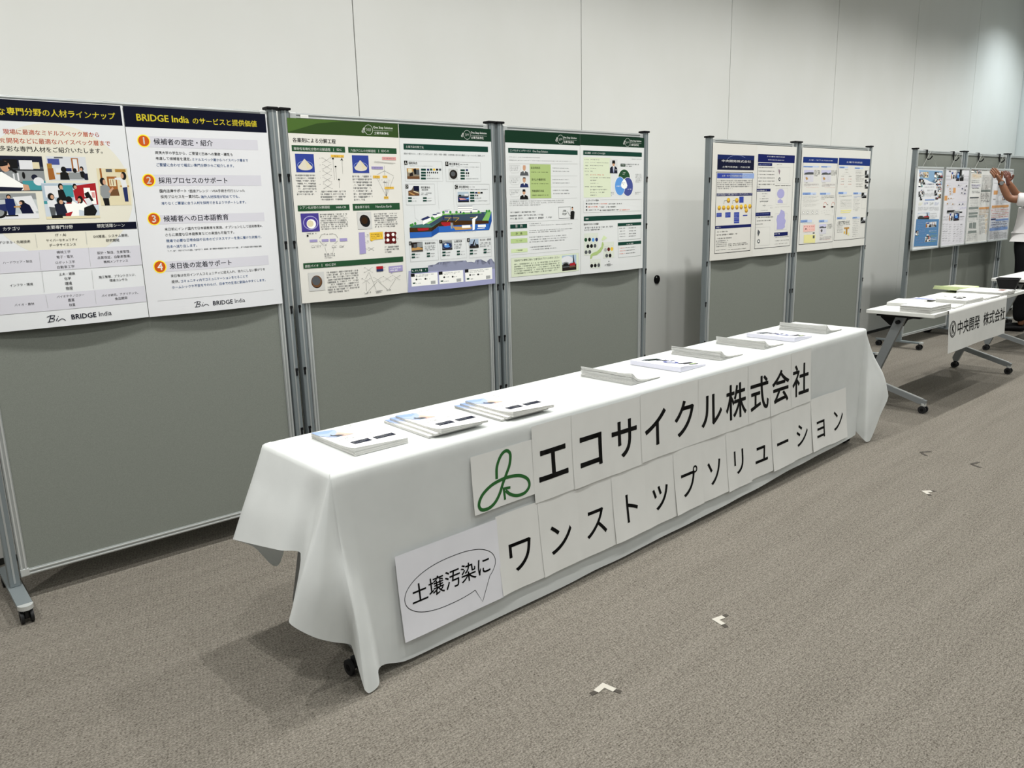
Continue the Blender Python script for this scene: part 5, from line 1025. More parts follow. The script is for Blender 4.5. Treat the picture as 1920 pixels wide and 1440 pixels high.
def hemz(s):
    pts = [(0, .02), (.13, .022), (.3, .014), (.55, .012), (1.45, .014), (1.9, .022), (2.4, .034), (2.93, .055), (3.6, .075), (4, .08)]
    for (a, c), (d, e) in zip(pts, pts[1:]):
        if s <= d: return c + (e - c) * (s - a) / (d - a)
    return .08
keys = []
def K(sub, *a): keys.append((sub, key(*a)))
K(6, 0, TD - .01, -1, 0.0, [(-.045, .464, .61), (-.095, .466, .50), (-.135, .470, .405)])
K(6, 0, .30, -1, 0, [(-.045, .30, .61), (-.088, .30, .52), (-.122, .305, .432)])
K(6, 0, .14, -1, 0, [(-.040, .15, .62), (-.080, .15, .53), (-.108, .15, .458)])
K(6, 0, .045, -1, -.1, [(-.022, .065, .62), (-.050, .085, .54), (-.072, .095, .455)])
K(6, 0, .012, -1, -.5, [(-.035, .030, .60), (-.100, .035, .43), (-.140, .050, .30)])
K(6, 0, .005, -1, -.7, [(-.052, -.002, .58), (-.125, .000, .41), (-.168, .012, .285)])
K(6, 0, .003, -.8, -.8, [(-.038, -.018, .56), (-.092, -.035, .38), (-.122, -.030, .240)])
K(6, 0, .002, -.6, -.9, [(-.018, -.020, .53), (-.045, -.042, .35), (-.060, -.030, .195)])
K(6, .001, .001, -.5, -1, [(-.004, -.018, .52), (-.010, -.048, .34), (-.006, -.030, .165)])
K(3, .002, .0, -.5, -1, [(.002, -.022, .50), (.004, -.066, .30), (.012, -.030, .150)])
K(6, .004, .0, -.5, -1, [(.006, -.024, .50), (.012, -.068, .28), (.008, -.096, .030)])
K(6, .012, .0, -.3, -1, [(.018, -.020, .48), (.028, -.056, .26), (.026, -.095, .005)])
K(5, .035, .0, -.1, -1, [(.048, -.016, .48), (.058, -.048, .26), (.066, -.090, .014)])
K(4, .055, .0, 0, -1, [(.066, -.013, .48), (.080, -.036, .26), (.082, -.066, .048)])
K(5, .085, .0, 0, -1, [(.095, -.012, .48), (.112, -.024, .26), (.122, -.042, .040)])
s_ = .2
while s_ < 3.55:
    wob = 0.0022 * math.sin(s_ * 5.1) + 0.0014 * math.sin(s_ * 11.7 + 1)
    K(4, s_, 0, 0, -1, [(s_, -.010 + wob * .3, .52), (s_, -.020 + wob * .6, .27), (s_, -.044 + wob, hemz(s_) + .0015 * math.sin(s_ * 23))])
    s_ += .16
K(5, 3.60, 0, 0, -1, [(3.595, -.011, .48), (3.590, -.018, .27), (3.585, -.034, .072)])
K(5, 3.655, 0, 0, -1, [(3.648, -.009, .48), (3.642, -.014, .28), (3.636, -.014, .078)])
K(5, 3.690, 0, .2, -1, [(3.678, -.004, .48), (3.668, .004, .28), (3.660, .008, .085)])
K(5, 3.702, 0, .4, -1, [(3.700, -.018, .50), (3.694, -.042, .28), (3.684, -.062, .012)])
K(5, 3.703, 0, .6, -.9, [(3.716, -.022, .50), (3.735, -.062, .28), (3.728, -.070, .014)])
K(5, 3.703, .002, .8, -.8, [(3.742, -.032, .52), (3.800, -.085, .34), (3.800, -.090, .165)])
K(5, 3.703, .006, .9, -.6, [(3.760, -.036, .55), (3.826, -.080, .42), (3.862, -.100, .305)])
K(5, 3.703, .02, 1, -.3, [(3.752, .02, .58), (3.800, .03, .47), (3.826, .04, .37)])
K(5, 3.703, .08, 1, 0, [(3.735, .10, .62), (3.770, .11, .53), (3.79, .12, .46)])
K(6, 3.703, .25, 1, 0, [(3.74, .25, .61), (3.78, .25, .52), (3.81, .25, .435)])
K(6, 3.703, TD - .012, 1, 0, [(3.74, .46, .61), (3.79, .465, .50), (3.82, .468, .41)])
K(5, 3.700, TD - .003, .7, .7, [(3.72, .485, .58), (3.74, .50, .44), (3.74, .505, .30)])
K(6, 3.66, TD, 0, 1, [(3.66, .478, .60), (3.655, .484, .51), (3.65, .484, .43)])
for s_ in (3.0, 2.2, 1.4, .7, .2):
    K(4, s_, TD, 0, 1, [(s_, .477, .60), (s_, .482, .51), (s_, .482, .43)])
K(5, .06, TD, 0, 1, [(.065, .480, .58), (.075, .488, .46), (.090, .490, .36)])
K(5, .012, TD - .002, -.5, .8, [(.010, .488, .57), (.018, .500, .41), (.030, .505, .236)])
K(5, .003, TD - .005, -.8, .6, [(-.020, .482, .58), (-.040, .490, .45), (-.055, .492, .345)])
rows = []
nk = len(keys)
npt = len(keys[0][1])
for i in range(nk):
    sub = keys[i][0]
    p0, p1, p2, p3 = (keys[(i + q) % nk][1] for q in (-1, 0, 1, 2))
    for f_ in range(sub):
        f = f_ / sub
        row = []
        for a, c, d, e in zip(p0, p1, p2, p3):
            L1 = (d - c).length; La = (c - a).length; Lb = (e - d).length
            ta = (d - a) * (0.5 * min(1, L1 / max(La, 1e-4))); tb = (e - c) * (0.5 * min(1, L1 / max(Lb, 1e-4)))
            h = (2 * f ** 3 - 3 * f ** 2 + 1) * c + (f ** 3 - 2 * f ** 2 + f) * ta + (-2 * f ** 3 + 3 * f ** 2) * d + (f ** 3 - f ** 2) * tb
            row.append(h)
        rows.append(row)
b = MB()
random.seed(5)
def wl(p):
    v = T1(p.x, p.y, max(p.z, 0.004)); return tuple(v)
b.grid([[wl(p) for p in r_] for r_ in rows], M['cloth'], True, close=True)
# top: bridge matching columns of the front and back loops
inner = [r_[0] for r_ in rows]
xs_ = [0.016 + (SL - 0.032) * i / 60 for i in range(61)]
topv = [[wl(Vector((x, 0.016 + (TD - 0.032) * j / 8, ZC - 0.0006))) for j in range(9)] for x in xs_]
b.grid(topv, M['cloth'], True)
cl = b.build('tablecloth')
tag(cl, 'long white cloth draped over the two tables, hanging to the carpet in front', 'tablecloth')

# ------------------------------------------------------------------ lettered sheets on the cloth
def sheet(name, s0, s1, z0, z1, label, cat, group, draw=None, base='sheet', k=0, curl=0.006, tilt=0.0, seed=0):
    """an A4/A3 sheet taped to the cloth front; draw(P) adds print, P(s, z, layer) gives points"""
    rnd = random.Random(seed)
    sc, zc = (s0 + s1) / 2, (z0 + z1) / 2
    ph = rnd.uniform(0, 6.28); am = rnd.uniform(0.35, 1.0) * curl
    ca, sa = math.cos(tilt), math.sin(tilt)
    def P(s, z, n=0.0):
        x, y = s - sc, z - zc
        x, y = x * ca - y * sa, x * sa + y * ca
        a = (s - s0) / (s1 - s0); c = (z1 - z) / (z1 - z0)
        zz = zc + y
        tt = max(0.70 - zz, 0) / 0.61
        d = -(0.0115 + 0.012 * tt + 0.030 * tt * tt) - 0.0011 * k
        d -= am * (c ** 2) * (0.6 + 0.4 * math.sin(a * 3.1 + ph)) + 0.0012 * math.sin(a * 7 + ph) * c
        d -= n
        return (x, d, y)
    b = MB()
    b.grid([[P(s0 + (s1 - s0) * i / 10, z1 - (z1 - z0) * j / 12) for i in range(11)] for j in range(13)], M[base], True)
    if draw: draw(b, P)
    return tag(b.build(name, None, T1(sc, 0, zc), TR), label, cat, group)
def cut_fine(V, F, cell):
    bm = bmesh.new()
    vs = [bm.verts.new((x, y, 0)) for x, y in V]
    for f in F:
        try: bm.faces.new([vs[i] for i in f])
        except ValueError: pass
    for axis in (0, 1):
        lo = min(v.co[axis] for v in bm.verts); hi = max(v.co[axis] for v in bm.verts)
        t = lo + cell
        while t < hi:
            co_ = [0, 0, 0]; co_[axis] = t; no_ = [0, 0, 0]; no_[axis] = 1
            bmesh.ops.bisect_plane(bm, geom=bm.verts[:] + bm.edges[:] + bm.faces[:], plane_co=co_, plane_no=no_)
            t += cell
    bm.verts.index_update()
    out = [(v.co.x, v.co.y) for v in bm.verts], [[v.index for v in f.verts] for f in bm.faces]
    bm.free()
    return out
def glyph_draw(ch, em, bold, cz, dx=0.0):
    def f(b, P, sc=[0]):
        V, F = cut_fine(*glyphs(ch, bold, 6), 0.10)
        s_c = f.sc + dx
        b.add([P(s_c + (x - 0.5) * em, cz + (y - 0.38) * em, 0.0008) for x, y in V], F, M['ink'])
    return f
GS1 = 'sheets of the upper row of lettering on the cloth'
GS2 = 'sheets of the lower row of lettering on the cloth'
rs_ = random.Random(8)
row1 = 'エコサイクル株式会社'
d1 = ['katakana E', 'katakana KO', 'katakana SA', 'katakana I', 'katakana KU', 'katakana RU', 'kanji for stock', 'kanji for type', 'roofed kanji for meeting', 'kanji for shrine']
for i, ch in enumerate(row1):
    s0 = 0.838 + 0.2148 * i
    g_ = glyph_draw(ch, 0.188, 0.85, 0.538); g_.sc = s0 + 0.1075
    ordn = ['first', 'second', 'third', 'fourth', 'fifth', 'sixth', 'seventh', 'eighth', 'ninth', 'tenth'][i]
    vo = rs_.uniform(-.003, .003)
    sheet('lettered_sheet', s0, s0 + 0.2195, 0.398 + vo, 0.700 + vo, 'sheet with large %s, %s of the upper row on the cloth' % (d1[i], ordn), 'sheet', GS1, g_, 'sheet', 2 + i % 2, 0.004, rs_.uniform(-.006, .006), i)
row2 = 'ワンストップソリューション'
d2 = ['WA', 'N', 'SU', 'TO', 'small TSU', 'PU', 'SO', 'RI', 'small YU', 'long dash', 'SHI', 'small YO', 'N']
for i, ch in enumerate(row2):
    s0 = 0.636 + 0.2148 * i
    g_ = glyph_draw(ch, 0.150 if ch not in 'ッュョ' else 0.165, 0.36, 0.228 if ch not in 'ッュョ' else 0.235); g_.sc = s0 + 0.1075
    ordn = ['first', 'second', 'third', 'fourth', 'fifth', 'sixth', 'seventh', 'eighth', 'ninth', 'tenth', 'eleventh', 'twelfth', 'last'][i]
    vo = rs_.uniform(-.004, .004)
    sheet('lettered_sheet', s0, s0 + 0.2185, 0.098 + vo, 0.401 + vo, 'sheet with katakana %s, %s of the lower row on the cloth' % (d2[i], ordn), 'sheet', GS2, g_, 'sheet', 0 + i % 2, 0.010, rs_.uniform(-.008, .008), 40 + i)
def spline(pts, n=14):
    P_ = [Vector((a, c, 0)) for a, c in pts]
    m_ = n * (len(P_) - 1)
    return [crom(P_, (len(P_) - 1) * i / m_)[:2] for i in range(m_ + 1)]
def stroke(b, P, pts, wd, mt, n=0.0007):
    rows_ = []
    for i, (x, y) in enumerate(pts):
        a = pts[max(i - 1, 0)]; c = pts[min(i + 1, len(pts) - 1)]
        L = math.hypot(c[0] - a[0], c[1] - a[1]) or 1
        nx, ny = -(c[1] - a[1]) / L * wd / 2, (c[0] - a[0]) / L * wd / 2
        rows_.append([P(x + nx, y + ny, n), P(x - nx, y - ny, n)])
    b.grid(rows_, mt, False)
def logo_draw(b, P):
    pts = [(.655, .540), (.660, .585), (.682, .622), (.708, .634), (.727, .618), (.722, .580), (.702, .545), (.684, .517), (.664, .482), (.638, .456), (.606, .444), (.572, .448), (.562, .470), (.582, .500), (.624, .522), (.668, .531), (.716, .533), (.770, .524), (.806, .502), (.813, .474), (.790, .454), (.752, .452), (.718, .465), (.694, .486)]
    stroke(b, P, spline(pts, 8), 0.0125, M['greenink'])
    stroke(b, P, [(.688, .453), (.686, .498)], 0.010, M['greenink'], 0.0009)
    stroke(b, P, [(.681, .496), (.718, .492)], 0.010, M['greenink'], 0.0011)
sheet('logo_sheet', .540, .843, .434, .648, 'white sheet with the looped green leaf logo', 'sheet', None, logo_draw, 'sheet', 0, 0.010, 0.0, 90)
def bubble_draw(b, P):
    pts = [(.470, .168)]
    cx, cz, a, c = .416, .238, .201, .082
    ov = []
    for k in range(0, 61):
        t = R(-62 - 330 * k / 60)
        ov.append((cx + a * math.copysign(abs(math.cos(t)) ** 0.85, math.cos(t)) + 0.012 * math.sin(t), cz + c * math.sin(t)))
    ov = [q for q in ov]
    ov.append((.538, .113)); ov.append(ov[0])
    stroke(b, P, ov, 0.0022, M['ink'])
    V, F = cut_fine(*glyphs('土壌汚染に', 0.36, 5), 0.22)
    x0 = min(p[0] for p in V); x1 = max(p[0] for p in V)
    sx = 0.346 / (x1 - x0)
    b.add([P(.244 + (x - x0) * sx, .2135 + y * sx * 1.0, .0009) for x, y in V], F, M['ink'])
sheet('speech_bubble_sheet', .196, .640, .094, .392, 'cool white sheet with a speech bubble, at the near end of the cloth', 'sheet', None, bubble_draw, 'sheetb', 1, 0.012, 0.0, 91)

# ------------------------------------------------------------------ leaflets on the cloth
ZT = ZC + 0.001
BRO = [('p',[(0,0),(40,8),(80,22),(70,60),(105,118),(30,112),(0,60)],'bsky'),('p',[(0,0),(40,8),(70,30),(40,50),(0,40)],'bl3'),('p',[(50,80),(70,60),(105,118),(60,116)],'bpink'),('p',[(22,86),(32,82),(36,68),(40,84),(60,90),(72,110),(44,112)],'q'),
  ('g',100,38,60,7,1,'k'),('g',112,52,60,6,1,'k'),('g',118,66,60,16,3,'grey2'),('g',100,120,60,6,1,'mid'),('g',130,150,40,8,1,'k'),('g',140,164,44,8,2,'grey2'),('g',70,150,50,30,4,'grey2'),('g',20,130,60,50,4,'grey2'),('r',38,202,68,34,'dkb'),('g',42,206,60,26,2,'mid'),('r',124,206,78,30,'dkb'),('g',128,210,70,22,2,'mid'),('g',60,6,140,20,2,'grey2')]
FLY = [('r',28,44,128,12,'dgr'),('r',34,60,120,10,'k'),('r',40,74,112,8,'dgr'),('r',78,96,84,10,'k'),('r',100,114,62,7,'k'),('r',150,130,34,8,'k'),('e',104,168,40,36,'nvy3'),('e',104,168,24,20,'w'),('e',104,168,10,9,'bl2'),('r',92,214,108,12,'k'),('r',112,232,80,7,'k'),('r',140,246,58,10,'lgr3'),('r',112,262,80,8,'k'),('g',30,120,60,20,2,'grey2'),('g',30,210,50,60,4,'grey2')]
def on_top(b, W, D, z, art, bend=None):
    pr = Print(210, 297); pr.k = 0
    pr.run(art)
    V = []
    for u, v, n in pr.mb.v:
        u = min(max(u, 0), 210) / 210; v = min(max(v, 0), 297) / 297
        V.append((u * W, D * (1 - v), z + (bend(u) if bend else 0) + n * 0.004))
    pr.mb.v = V
    off = len(b.v); b.v += V
    for f, mi, sm in zip(pr.mb.f, pr.mb.mi, pr.mb.sm):
        b.f.append([off + i for i in f]); b.mi.append(b.m(pr.mb.mats[mi])); b.sm.append(sm)
def leaflet(name, s, d, z, W, D, prof0, prof1, art, rot, label, cat, group, mt='paper', edge='paperedge', front_lift=0.0, kind=None):
    """prof0/prof1: lower and upper surface height as functions of a (0 spine .. 1 fore edge)"""
    b = MB(); n = 14
    lift = lambda c: front_lift * max(0.0, 1 - c / 0.35) ** 2
    up = [[(W * i / n, D * c, prof1(i / n) + lift(c) * (1 - i / n)) for i in range(n + 1)] for c in (0, .1, .2, .35, .6, 1)]
    lo = [[(W * i / n, D * c, prof0(i / n)) for i in range(n + 1)] for c in (1, .6, .35, .2, .1, 0)]
    b.grid([r_[::1] for r_ in up], M[mt], True)
    b.grid(lo, M[mt], True)
    for c, r_ in ((0, 0), (5, 1)):
        b.grid([up[c], lo[5 - c]], M[edge], False)
    b.grid([[r_[0] for r_ in up], [r_[0] for r_ in lo[::-1]]], M[edge], False)
    b.grid([[r_[-1] for r_ in up], [r_[-1] for r_ in lo[::-1]]], M[edge], False)
    if art: on_top(b, W, D, 0.0004, art, prof1)
    o = b.build(name, None, tuple(T1(s, d, z)), TR + rot)
    return tag(o, label, cat, group, kind)
rnd = random.Random(3)
# brochures: three piles, the second and third fanned out to the left
for pi, (s0, d0, n, fan, where, t_) in enumerate(((.145, .092, 9, 0.0, 'near end of the cloth', .0021), (.462, .045, 12, 1, 'middle brochure pile', .0021), (.780, .022, 13, 1, 'third brochure pile', .0021))):
    for k in range(n):
        grp = 0 if k < n * .3 else 1 if k < n * .6 else 2
        sh = fan * (-0.015 * (2 - grp)) + rnd.uniform(-.0012, .0012)
        sv = fan * (0.016 * (2 - grp)) + rnd.uniform(-.0012, .0012)
        top = k == n - 1
        shown = top or (fan and k in (math.ceil(n * .3) - 1, math.ceil(n * .6) - 1))
        lbn = ['nearest brochure pile', 'second brochure pile from the near end', 'third brochure pile from the near end'][pi]
        if top: lb = 'top brochure with blue sky photo on the ' + lbn
        elif shown: lb = 'blue cornered brochure fanned %s in the %s' % ('lowest' if grp == 0 else 'midway', lbn)
        else: lb = 'white brochure lying inside the ' + lbn
        leaflet('brochure', s0 + sh, d0 + sv, ZT + k * t_, .208, .295, lambda a, k=k: 0.0002, lambda a, t_=t_: t_ - 0.0002, BRO if shown else None, R(-1.0 if pi == 0 else -2.0) + rnd.uniform(-.004, .004), lb, 'brochure', 'brochures in the ' + lbn, 'paper', 'paperedge', .010 if top else 0)
# stapled white booklets: thick at the left spine, thin at the right
names = ['first', 'second', 'third', 'farthest']
for pi, (s0, d0, n, ts) in enumerate(((1.535, .075, 13, .0037), (2.258, .092, 12, .0036), (2.668, .088, 12, .0035), (3.338, .075, 13, .0036))):
    for k in range(n):
        pr_ = lambda a, ts=ts: (0.00042 + (ts - 0.00042) * (1 / (1 + (a / 0.14) ** 2.2)))
        pile = names[pi] + ' white booklet pile along the cloth'
        lb = ('top white booklet of the ' if k == n - 1 else 'white booklet under the top one in the ') + pile
        art = [('g', 40, 20, 130, 90, 6, 'lt'), ('g', 40, 130, 130, 60, 4, 'lt')] if k == n - 1 else None
        leaflet('booklet', s0 + rnd.uniform(-.0018, .0018), d0 + rnd.uniform(-.0018, .0018), ZT, .210, .297, lambda a, k=k, f=pr_: k * f(a) + .0002, lambda a, k=k, f=pr_: (k + 1) * f(a) - .22 * (f(a) - .0003), art, R(.6) + rnd.uniform(-.005, .005), lb, 'booklet', 'booklets in the ' + pile, 'paper', 'paperedge', .007 if k == n - 1 else 0)
for pi, (s0, d0) in enumerate(((1.898, .075), (2.975, .080))):
    nm = ('flyer pile between the first two booklet piles', 'flyer pile beside the farthest booklet pile')[pi]
    pr_ = lambda a: 0.004 + 0.017 / (1 + (a / 0.6) ** 3)
    leaflet('flyer_pile', s0, d0, ZT, .210, .297, lambda a: 0.0002, pr_, None, R(1.0), 'bluish edged ' + nm, 'flyers', None, 'paper2', 'paper2', 0, 'stuff')
    leaflet('flyer', s0, d0, ZT, .210, .297, lambda a: pr_(a) + .0003, lambda a: pr_(a) + .0006, FLY, R(1.0), 'printed flyer with a blue ring atop the ' + nm, 'flyer', 'top flyers', 'paper2', 'paper2', .003)

# ------------------------------------------------------------------ things on the second table
Z2 = 0.7155
def T2leaf(name, x, y, z, W, D, h, art, rot, label, cat, group=None, mt='paper', edge='paperedge', bend=None, kind=None):
    f1 = bend if bend else (lambda a: h)
    b = MB(); n = 12
    up = [[(W * i / n, D * c, f1(i / n)) for i in range(n + 1)] for c in (0, .5, 1)]
    lo = [[(W * i / n, D * c, 0.0003 if not bend else max(f1(i / n) - h, 0.0003)) for i in range(n + 1)] for c in (1, .5, 0)]
    b.grid(up, M[mt], True); b.grid(lo, M[mt], True)
    b.grid([up[0], lo[2]], M[edge], False); b.grid([up[2], lo[0]], M[edge], False)
    b.grid([[r_[0] for r_ in up], [r_[0] for r_ in lo[::-1]]], M[edge], False)
    b.grid([[r_[-1] for r_ in up], [r_[-1] for r_ in lo[::-1]]], M[edge], False)
    if art: on_top(b, W, D, 0.0004, art, f1)
    return tag(b.build(name, None, (x, y, z), rot), label, cat, group, kind)
def pile(x, y, n, t, W, D, rot, art, what, mt='paper', edge='paperedge'):
    for k in range(n):
        top = k == n - 1
        T2leaf('leaflet', x + rnd.uniform(-.002, .002), y + rnd.uniform(-.002, .002), Z2 + k * t, W, D, t - .0007, art if top else None, rot + rnd.uniform(-.01, .01),
               ('top leaflet of the ' if top else 'leaflet inside the ') + what, 'leaflet', 'leaflets in the ' + what, mt, edge)
plain = [('g', 40, 40, 120, 40, 3, 'grey2'), ('g', 30, 120, 150, 100, 6, 'lt')]
pile(5.66, 2.130, 8, .0056, .30, .212, R(-4), [('g', 90, 200, 80, 40, 3, 'ylab3'), ('g', 30, 60, 150, 60, 4, 'lt')], 'thick corner pile at the near end of the leaflet table')
pile(5.97, 2.345, 4, .0060, .29, .205, R(8), plain, 'white pile at the back edge of the leaflet table')
pile(6.02, 2.106, 3, .0042, .215, .15, R(3), plain, 'small pile at the front edge of the leaflet table')
pile(6.30, 2.130, 6, .0052, .30, .215, R(-3), [('e', 130, 130, 34, 60, 'k'), ('e', 130, 130, 20, 34, 'w'), ('e', 130, 130, 9, 16, 'k'), ('r', 62, 140, 34, 60, 'k'), ('g', 20, 215, 150, 50, 3, 'mid')], 'pile with a dark round mark above the banner')
T2leaf('leaflet', 6.28, 2.375, Z2, .25, .18, .002, [('r', 10, 10, 190, 270, 'lav4'), ('r', 40, 60, 130, 120, 'lbl2'), ('g', 50, 200, 110, 60, 4, 'bl2')], R(4), 'leaflet with blue print and a lifted corner on the leaflet table', 'leaflet', None, 'paper', 'paperedge', lambda a: .006 + .016 * (1 - a) ** 2)
pile(6.65, 2.115, 4, .0042, .28, .30, R(-2), [('r', 20, 30, 170, 60, 'lav4'), ('g', 20, 110, 170, 150, 6, 'mid')], 'lavender printed pile right of the dark round mark')
pile(6.98, 2.112, 7, .0042, .30, .33, R(-1), [('r', 60, 160, 100, 50, 'lav4'), ('r', 120, 220, 60, 40, 'drd2'), ('g', 20, 30, 170, 100, 5, 'grey2')], 'tall pile in front of the black tray')
for k in range(5):
    T2leaf('paper_sheet', 7.02 + .004 * k, 2.455 - .003 * k, Z2 + .0003 + k * .006 + .0295 * 0, .36, .20, .005, None, R(-9 + k), ('topmost curled pale green sheet at the back of the leaflet table' if k == 4 else 'pale green sheet under the topmost green one on the leaflet table'), 'paper', 'pale green papers', 'green', 'green', lambda a, k=k: .0055 + .030 * max(0, a - .35) ** 2 * 0 + .022 * (1 - a) ** 2.2 + .004 * k * .0)
# black plastic tray with sloping sides
t = empty('tray', (7.455, 2.215, Z2 + 0.0005), R(10))
tag(t, 'black plastic tray with sloping sides at the far end of the leaflet table', 'tray')
b = MB()
def ringbox(w0, d0, w1, d1, z0, z1): return [(-w0, -d0, z0), (w0, -d0, z0), (w0, d0, z0), (-w0, d0, z0)], [(-w1, -d1, z1), (w1, -d1, z1), (w1, d1, z1), (-w1, d1, z1)]
lo, hi = ringbox(.040, .052, .066, .080, 0, .098)
li, hii = ringbox(.037, .049, .063, .077, .003, .098)
b.add(lo + hi, [(0, 1, 2, 3)] + [(i, (i + 1) % 4, 4 + (i + 1) % 4, 4 + i) for i in range(4)], M['black'])
b.add(li + hii, [(3, 2, 1, 0)] + [(4 + i, 4 + (i + 1) % 4, (i + 1) % 4, i) for i in range(4)], M['black'])
b.build('bin', t)
b = MB()
for q in range(4):
    a, c = hi[q], hi[(q + 1) % 4]
    b.tube([a, c], .005, M['black'], 6)
b.build('rim', t)
# hanging banner of the second table
b = MB()
BX0, BX1, BZ0 = 5.885, 7.075, 0.415
def PB(x, z, n=0.0):
    a = (x - BX0) / (BX1 - BX0); c = (0.7165 - z) / (0.7165 - BZ0)
    return (x - BX0, -(0.006 + 0.010 * c + 0.004 * math.sin(a * 9) * c + 0.007 * c * (1 - a) ** 3) - n, z - BZ0)
rows_ = [[(x - BX0, 0.030, 0.7165 - BZ0 + .0012) for x in (BX0 + (BX1 - BX0) * i / 24 for i in range(25))]]
rows_ += [[PB(BX0 + (BX1 - BX0) * i / 24, 0.7165 - (0.7165 - BZ0) * j / 12) for i in range(25)] for j in range(13)]
b.grid(rows_, M['sheet'], True)
def ring_(cx, cz, ra, rb, wd):
    stroke(b, PB, [(cx + ra * math.cos(2 * math.pi * k / 40), cz + rb * math.sin(2 * math.pi * k / 40)) for k in range(41)], wd, M['ink'])
ring_(5.965, .580, .056, .056, .007); ring_(5.965, .580, .046, .046, .005)
for q_ in ([(5.951, .613), (5.951, .547)], [(5.951, .578), (5.987, .612)], [(5.958, .585), (5.990, .547)]): stroke(b, PB, q_, .0125, M['ink'])
for st, x0, x1, z0 in (('中央開発', 6.052, 6.505, .527), ('株式会社', 6.580, 7.052, .530)):
    V, F = cut_fine(*glyphs(st, 0.5, 4), 0.35)
    mx0 = min(p[0] for p in V); mx1 = max(p[0] for p in V); sx = (x1 - x0) / (mx1 - mx0)
    b.add([PB(x0 + (x - mx0) * sx, z0 + (y + .08) * .108, .0012) for x, y in V], F, M['ink'])
tag(b.build('banner', None, (BX0, 2.098, BZ0), 0.006), 'white paper banner with a ringed K mark hanging off the leaflet table', 'banner')

# ------------------------------------------------------------------ floor tape marks
def tape(x, y, rot, arm, mt_label, label, mt, dark=True, white=True):
    t = empty('floor_tape', (x, y, 0), rot)
    tag(t, label, 'tape', 'tape marks on the carpet')
    wd = .020
    if white:
        b = MB()
        P_ = [(0, 0), (arm, 0), (arm, wd), (wd, wd), (wd, arm), (0, arm)]
        b.prism(P_, 2, .0008, .0022, M[mt]); b.build('strip', t)
    if dark:
        for k in range(2):
            b = MB()
            a0, a1 = (arm * (.96 if white else .2), arm * 1.36)
            if k == 0: b.prism([(a0, .002), (a1, -.002), (a1 + .005, .013), (a0, .018)], 2, .0006, .0018, M['taped'])
            else: b.prism([(.002, a0), (.018, a0), (.013, a1 + .005), (-.002, a1)], 2, .0006, .0018, M['taped'])
            b.build('peeled_end', t)
    return t
tape(1.678, 1.520, R(-172), .052, '', 'white L shaped tape mark on the carpet nearest the camera', 'tape')
tape(2.262, 1.512, R(-102), .050, '', 'white L shaped tape mark on the carpet in front of the speech bubble sheet', 'tape')
tape(4.140, 1.520, R(-128), .048, '', 'white L shaped tape mark on the carpet toward the right side', 'tape')
tape(4.800, 1.803, R(-128), .055, '', 'grey tape scrap on the carpet closest to the right end of the cloth', 'tape', True, False)
tape(4.766, 1.514, R(-110), .055, '', 'grey tape scrap on the carpet farthest from the cloth', 'tape', True, False)

# ------------------------------------------------------------------ the person at the right edge
def skin(name, nodes, edges, mt, parent=None, sub=2, root=0):
    me = bpy.data.meshes.new(name)
    me.from_pydata([n[0] for n in nodes], edges, [])
    o = bpy.data.objects.new(name, me); COL.objects.link(o)
    if parent: o.parent = parent
    sk = o.modifiers.new('skin', 'SKIN'); sk.use_smooth_shade = True
    for i, n in enumerate(nodes):
        sv = me.skin_vertices[0].data[i]; sv.radius = n[1] if isinstance(n[1], tuple) else (n[1], n[1]); sv.use_root = (i == root)
    sb = o.modifiers.new('smooth', 'SUBSURF'); sb.levels = sub; sb.render_levels = sub
    ev = o.evaluated_get(bpy.context.evaluated_depsgraph_get())
    m2 = bpy.data.meshes.new_from_object(ev)
    o.modifiers.clear(); o.data = m2
    m2.materials.clear(); m2.materials.append(mt)
    for p_ in m2.polygons: p_.use_smooth = True
    return o
pe = empty('person', (10.09, 2.85, 0))
tag(pe, 'person in a white short sleeved shirt and black trousers with both arms raised', 'person')
B0 = Vector((9.78, 2.77, 0))
F_ = Vector((-.25, .968, 0)); L_ = Vector((-.968, -.25, 0))
def Q(f, l, z): return F_ * f + L_ * l + Vector((0, 0, z))
def Wd(x, y, z): return Vector((x, y, z)) - B0
eN, wN = Wd(9.51, 2.925, 1.452), Wd(9.475, 3.010, 1.640)
eF, wF = Wd(9.965, 2.985, 1.488), Wd(9.868, 3.055, 1.632)
shN, shF = Q(-.06, .185, 1.435), Q(-.06, -.185, 1.435)
N_ = [(Q(0, 0, .97), (.15, .115)), (Q(-.01, 0, 1.12), (.145, .11)), (Q(-.04, 0, 1.32), (.155, .11)), (Q(-.06, 0, 1.43), (.10, .075)), (Q(-.06, 0, 1.49), .056), (Q(-.045, 0, 1.54), .055),
      (Q(-.03, 0, 1.60), (.068, .080)), (Q(-.025, 0, 1.67), (.075, .092)), (Q(-.03, 0, 1.735), (.058, .070)),
      (shN, .062), ((shN + eN) / 2, .050), (eN, .041), ((eN * .6 + wN * .4), .043), (wN + (wN - eN) * .12, .029),
      (shF, .062), ((shF + eF) / 2, .050), (eF, .041), ((eF * .6 + wF * .4), .043), (wF + (wF - eF) * .12, .029),
      (Q(0, .095, .88), .090), (Q(.01, .10, .50), .060), (Q(-.02, .10, .28), .052), (Q(-.03, .10, .06), .034),
      (Q(0, -.095, .88), .090), (Q(.01, -.10, .50), .060), (Q(-.02, -.10, .28), .052), (Q(-.03, -.10, .06), .034)]
E_ = [(0, 1), (1, 2), (2, 3), (3, 4), (4, 5), (5, 6), (6, 7), (7, 8), (3, 9), (9, 10), (10, 11), (11, 12), (12, 13), (3, 14), (14, 15), (15, 16), (16, 17), (17, 18),
      (0, 19), (19, 20), (20, 21), (21, 22), (0, 23), (23, 24), (24, 25), (25, 26)]
body = skin('body', N_, E_, M['skin'], pe)
